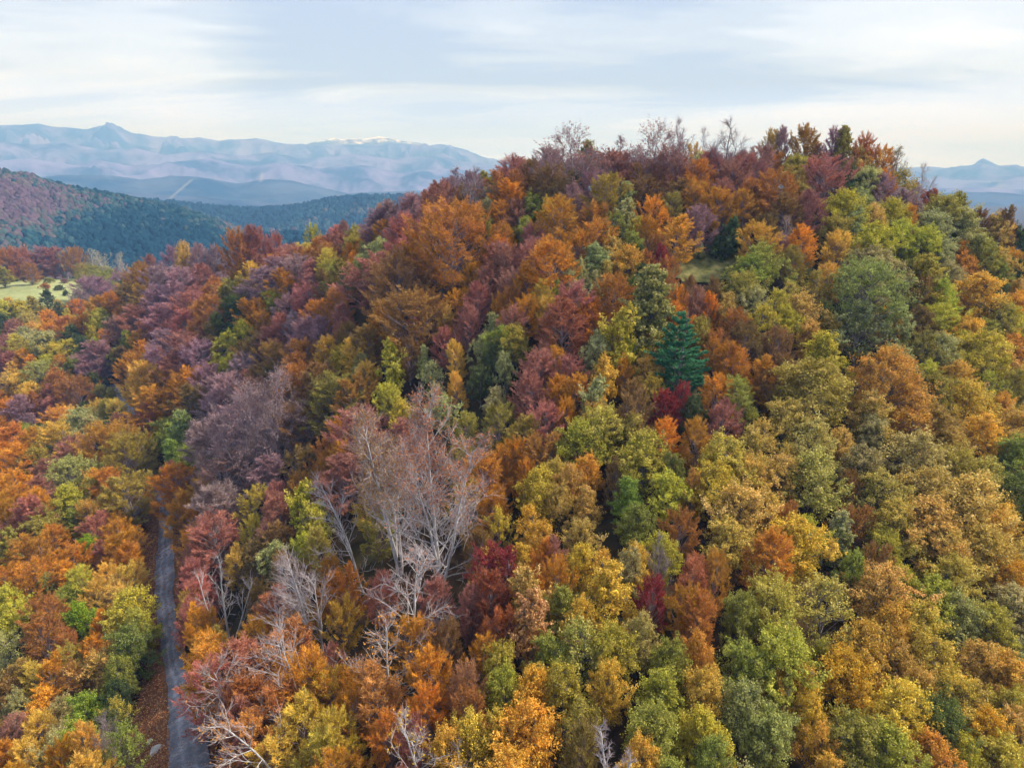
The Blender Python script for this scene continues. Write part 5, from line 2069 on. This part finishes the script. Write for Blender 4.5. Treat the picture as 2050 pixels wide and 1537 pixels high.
trng = np.random.default_rng(2024)
for t in placed:
    k_ = t['kind']; D = t['D']
    if k_ == 'o':
        if 'X' in t['col']: key = 'oakthin'
        else: key = 'bigoak' if D > 8.0 else 'oak'
    else:
        key = {'b': 'bigbeech' if D > 8.5 else 'beech', 't': 'sparse', 'y': 'column', 'g': 'cone', 'k': 'pine', 'd': 'spruce', 'w': 'bare', 's': 'shrub'}[k_]
    if key == 'oakthin':
        pr = PROTO['oak'][6]
    else:
        pr = PROTO[key][int(trng.integers(0, len(PROTO[key])))]
    bark = M_BARK if k_ in 'ogyksd' else M_MAUVE
    if k_ == 'w':
        bark = M_PALE if t['col'][0] in 'SW' else M_MAUVE
    pr_ = pr
    if k_ == 'w' and t['v'] < 600 and t['u'] < 300:
        pr_ = PROTO['treeline'][int(trng.integers(0, 2))]
    if k_ == 'w' and 'P' in t['col']:
        pr_ = PROTO['skyline'][int(trng.integers(0, 2))]
        t['D'] *= 1.35
    make_tree(t, pr_, bark, trng)

# ------------------------------------------------------------------ the white bare beeches in the middle
# base pixel, top pixel, spread in pixels, stems, ...
HERO = [
    dict(base=(880, 1200), top=(878, 735), w=235, k=.90, seed=501, stems=((0, 0, 1), (-.10, .02, 1), (.13, .05, 1)), trunk=.21, nb=32, up=.42, leaves=2.6, ltop=.5, twigs=1.2, first=.2, col='PR',
         lab='tallest white-trunked bare beech with pinkish treetop, right of its neighbour'),
    dict(base=(800, 1150), top=(792, 785), w=205, k=.90, seed=502, stems=((0, 0, 1), (.07, .02, 1), (-.12, .0, 1), (-.03, .05, 1)), trunk=.20, nb=24, up=.6, leaves=3.2, ltop=.38, twigs=1.2, first=.3, col='RP',
         lab='multi-stemmed pale beech with rust leaves clinging to its top, left of the tallest'),
    dict(base=(732, 1185), top=(668, 962), w=150, seed=503, stems=((-.20, 0, 1),), trunk=.14, nb=20, up=.25, sweep=(-.75, 0, .1), leaves=0, first=.12, col='M', twigs=.95,
         lab='white bare beech with branches swept to the left, beside the multi-stemmed beech'),
    dict(base=(642, 1340), top=(598, 1118), w=190, seed=504, stems=((-.22, 0, 1), (.05, 0, 1)), trunk=.16, nb=22, up=.35, sweep=(-.85, 0, .25), leaves=0, first=.30, col='M', twigs=1.0,
         lab='white bare beech with a dense fan of limbs swept up to the left'),
    dict(base=(462, 1300), top=(452, 1112), w=120, seed=505, stems=((0, 0, 1), (-.3, 0, 1), (.32, 0, 1)), trunk=.14, nb=8, up=1.1, leaves=0, first=.35, col='M', twigs=.6,
         lab='small white bare beech with few upright forked limbs near the track'),
    dict(base=(815, 1350), top=(785, 1110), w=210, seed=506, stems=((0, 0, 1),), trunk=.17, nb=17, up=.28, droop=.12, leaves=.25, ltop=.1, first=.3, col='PR', twigs=1.0,
         lab='crooked white bare beech with drooping twigs in front of the tallest'),
    dict(base=(762, 1462), top=(758, 1265), w=190, seed=507, stems=((0, 0, 1),), trunk=.14, nb=14, up=.2, leaves=1.4, ltop=.1, first=.3, col='OA', twigs=.9,
         lab='pale-limbed beech half clothed in orange leaves below the crooked bare beech'),
    dict(base=(560, 955), top=(545, 770), w=190, seed=508, stems=((0, 0, 1), (-.35, 0, 1), (.30, .05, 1), (-.15, .1, 1)), trunk=.16, nb=20, up=.6, leaves=3.0, ltop=.15, twigs=1.2, first=.15, col='M',
         lab='spreading forked bare beech in mauve twigs, up-left of the tall white pair'),
    dict(base=(500, 1010), top=(495, 790), w=140, seed=509, stems=((0, 0, 1), (-.12, 0, 1)), trunk=.14, nb=22, up=.5, leaves=3.0, ltop=.1, twigs=1.2, first=.2, col='M',
         lab='tall grey-trunked mauve beech just left of the forked bare beech'),
    dict(base=(1226, 1690), top=(1216, 1425), w=80, seed=510, stems=((0, 0, 1), (.06, 0, 1)), trunk=.10, nb=30, up=.3, leaves=0, first=.35, col='M', twigs=1.2,
         lab='silvery bare twiggy tree at the bottom edge of the photo'),
    dict(base=(640, 1480), top=(560, 1270), w=230, seed=511, stems=((-.3, 0, 1),), trunk=.14, nb=14, up=.1, sweep=(-.8, -.1, .1), leaves=.7, ltop=.0, first=.25, col='PO', twigs=.9,
         lab='leaning beech with long white limbs over pinkish leaves, right of the track'),
    dict(base=(600, 1620), top=(560, 1390), w=230, seed=512, stems=((-.25, -.1, 1),), trunk=.14, nb=13, up=.1, sweep=(-.6, -.3, 0), leaves=.9, ltop=.0, first=.25, col='OP', twigs=.9,
         lab='low beech with white limbs among orange leaves at the bottom edge'),
    dict(base=(480, 1480), top=(455, 1320), w=180, seed=513, stems=((-.2, 0, 1), (.2, 0, 1)), trunk=.10, nb=12, up=.2, sweep=(-.4, 0, 0), leaves=1.0, ltop=.0, first=.25, col='PR', twigs=1.0,
         lab='pinkish beech with thin white limbs leaning over the lower track'),
    dict(base=(860, 1640), top=(800, 1440), w=200, seed=514, stems=((0, 0, 1), (.3, -.1, 1)), trunk=.12, nb=12, up=.15, leaves=.8, ltop=.0, first=.25, col='OG', twigs=.9,
         lab='orange beech with crooked white limbs at the bottom edge, left of the yellow oaks'),
    dict(base=(745, 1395), top=(745, 1285), w=90, seed=515, stems=((0, 0, 1),), trunk=.07, nb=9, up=.7, leaves=.3, ltop=.0, first=.3, col='P', twigs=.7,
         lab='small pale sapling in the dark gap below the crooked bare beech'),
]
for h in HERO:
    b = cast(*h['base'], 0.0, dmin=30)
    # height: the point straight above the foot that lies on the ray through the top pixel
    q = pix(h['top'][0], h['top'][1], 1.0)
    dd = b[1] / q[1]
    Ht = float(np.clip((q[2] * dd - b[2]) * h.get('k', 1.08), 3.5, 24))
    dep = b[1] * CP - b[2] * SP
    Rr = float(h['w'] * dep / F / 2)
    pr = bare_proto(h['seed'], H=Ht, R=Rr * 1.05, stems=h['stems'], trunk=h['trunk'], first=h['first'], nb=h['nb'], up=h['up'], sweep=h.get('sweep', (0, 0, 0)),
                    droop=h.get('droop', 0), twigs=h.get('twigs', 1), leaves=h['leaves'], ltop=h.get('ltop', 0), leaf=.17)
    t = dict(x=b[0], y=b[1], D=2 * Rr, H=Ht, kind='w', col=h['col'], lab=h['lab'])
    e = make_tree(t, pr, M_MAUVE if h['seed'] in (508, 509) else M_PALE, trng, tilt=(0, 0, 0), sx=1, sz=1)
    e.scale = (1, 1, 1)
    print('HERO', h['base'], 'H', round(Ht, 1), 'R', round(Rr, 1))

# ------------------------------------------------------------------ the rest of the wood: one mass
def joined(proto, bark, name):
    tme, cme, R, H0 = proto
    Vs, Fs, Mi, off = [], [], [], 0
    at = {'mixer': [], 'shade': []}
    for i, me in enumerate((cme, tme)):
        v = np.empty(len(me.vertices) * 3, np.float32); me.vertices.foreach_get('co', v)
        q = np.empty(len(me.loops), np.int32); me.loops.foreach_get('vertex_index', q)
        Vs.append(v.reshape(-1, 3)); Fs.append(q.reshape(-1, 4) + off); off += len(me.vertices)
        Mi.append(np.full(len(me.polygons), i, np.int32))
        for k_ in at:
            w = np.zeros(len(me.polygons), np.float32)
            if i == 0: me.attributes[k_].data.foreach_get('value', w)
            at[k_].append(w)
    me = mesh_np(name, np.concatenate(Vs), np.concatenate(Fs), {k_: np.concatenate(x) for k_, x in at.items()})
    me.materials.append(M_LEAF_MASS); me.materials.append(bark)
    me.polygons.foreach_set('material_index', np.concatenate(Mi))
    return bpy.data.objects.new(name, me), R, H0


kinds_ = [('oak', i, M_BARK) for i in range(7)] + [('beech', i, M_MAUVE) for i in range(7)] + [('sparse', i, M_MAUVE) for i in range(4)]
pcol = bpy.data.collections.new('woodland_patterns')
psize = []
for j, (k_, i, bk) in enumerate(kinds_):
    o_, R_, H_ = joined(PROTO[k_][i], bk, 'pattern_%02d' % j)
    pcol.objects.link(o_); psize.append((R_, H_))
mr_ = np.random.default_rng(77)
mv, mrot, mscl, mpick, mc1, mc2 = [], [], [], [], [], []
for t in mass:
    base = {'o': 0, 'b': 7, 't': 14}[t['kind']]; cnt = {'o': 7, 'b': 7, 't': 4}[t['kind']]
    j = base + int(mr_.integers(0, cnt))
    R_, H_ = psize[j]
    mv.append((t['x'], t['y'], gz(t['x'], t['y']) - .1)); mrot.append(mr_.uniform(0, 6.28))
    s = t['D'] / 2 / R_
    mscl.append((s, s, t['H'] / H_)); mpick.append(j)
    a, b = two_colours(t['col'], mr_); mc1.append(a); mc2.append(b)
wm = bpy.data.meshes.new('woodland'); wm.vertices.add(len(mv)); wm.vertices.foreach_set('co', np.array(mv, np.float32).ravel())
for nm, dt, vals in (('turn', 'FLOAT', mrot), ('size', 'FLOAT_VECTOR', mscl), ('pick', 'INT', mpick), ('first_colour', 'FLOAT_VECTOR', mc1), ('second_colour', 'FLOAT_VECTOR', mc2)):
    at = wm.attributes.new(nm, dt, 'POINT')
    at.data.foreach_set('vector' if dt == 'FLOAT_VECTOR' else 'value', np.array(vals, np.int32 if dt == 'INT' else np.float32).ravel())
wo_ = link('woodland', wm)
tag(wo_, 'smaller autumn trees filling the gaps of the forest', 'woodland', None, 'stuff')
ng = bpy.data.node_groups.new('woodland_planting', 'GeometryNodeTree')
ng.interface.new_socket('Geometry', in_out='INPUT', socket_type='NodeSocketGeometry')
ng.interface.new_socket('Geometry', in_out='OUTPUT', socket_type='NodeSocketGeometry')
gn, gl = ng.nodes, ng.links
gi, go = gn.new('NodeGroupInput'), gn.new('NodeGroupOutput')
ci_ = gn.new('GeometryNodeCollectionInfo'); ci_.inputs['Collection'].default_value = pcol
ci_.inputs['Separate Children'].default_value = True; ci_.inputs['Reset Children'].default_value = True
iop = gn.new('GeometryNodeInstanceOnPoints'); iop.inputs['Pick Instance'].default_value = True


def named(nm, dt):
    q = gn.new('GeometryNodeInputNamedAttribute'); q.data_type = dt; q.inputs['Name'].default_value = nm
    return q.outputs['Attribute']


cx_ = gn.new('ShaderNodeCombineXYZ')
gl.new(named('turn', 'FLOAT'), cx_.inputs[2]); gl.new(cx_.outputs[0], iop.inputs['Rotation'])
gl.new(named('size', 'FLOAT_VECTOR'), iop.inputs['Scale']); gl.new(named('pick', 'INT'), iop.inputs['Instance Index'])
gl.new(gi.outputs[0], iop.inputs['Points']); gl.new(ci_.outputs[0], iop.inputs['Instance']); gl.new(iop.outputs[0], go.inputs[0])
md = wo_.modifiers.new('planting', 'NODES'); md.node_group = ng
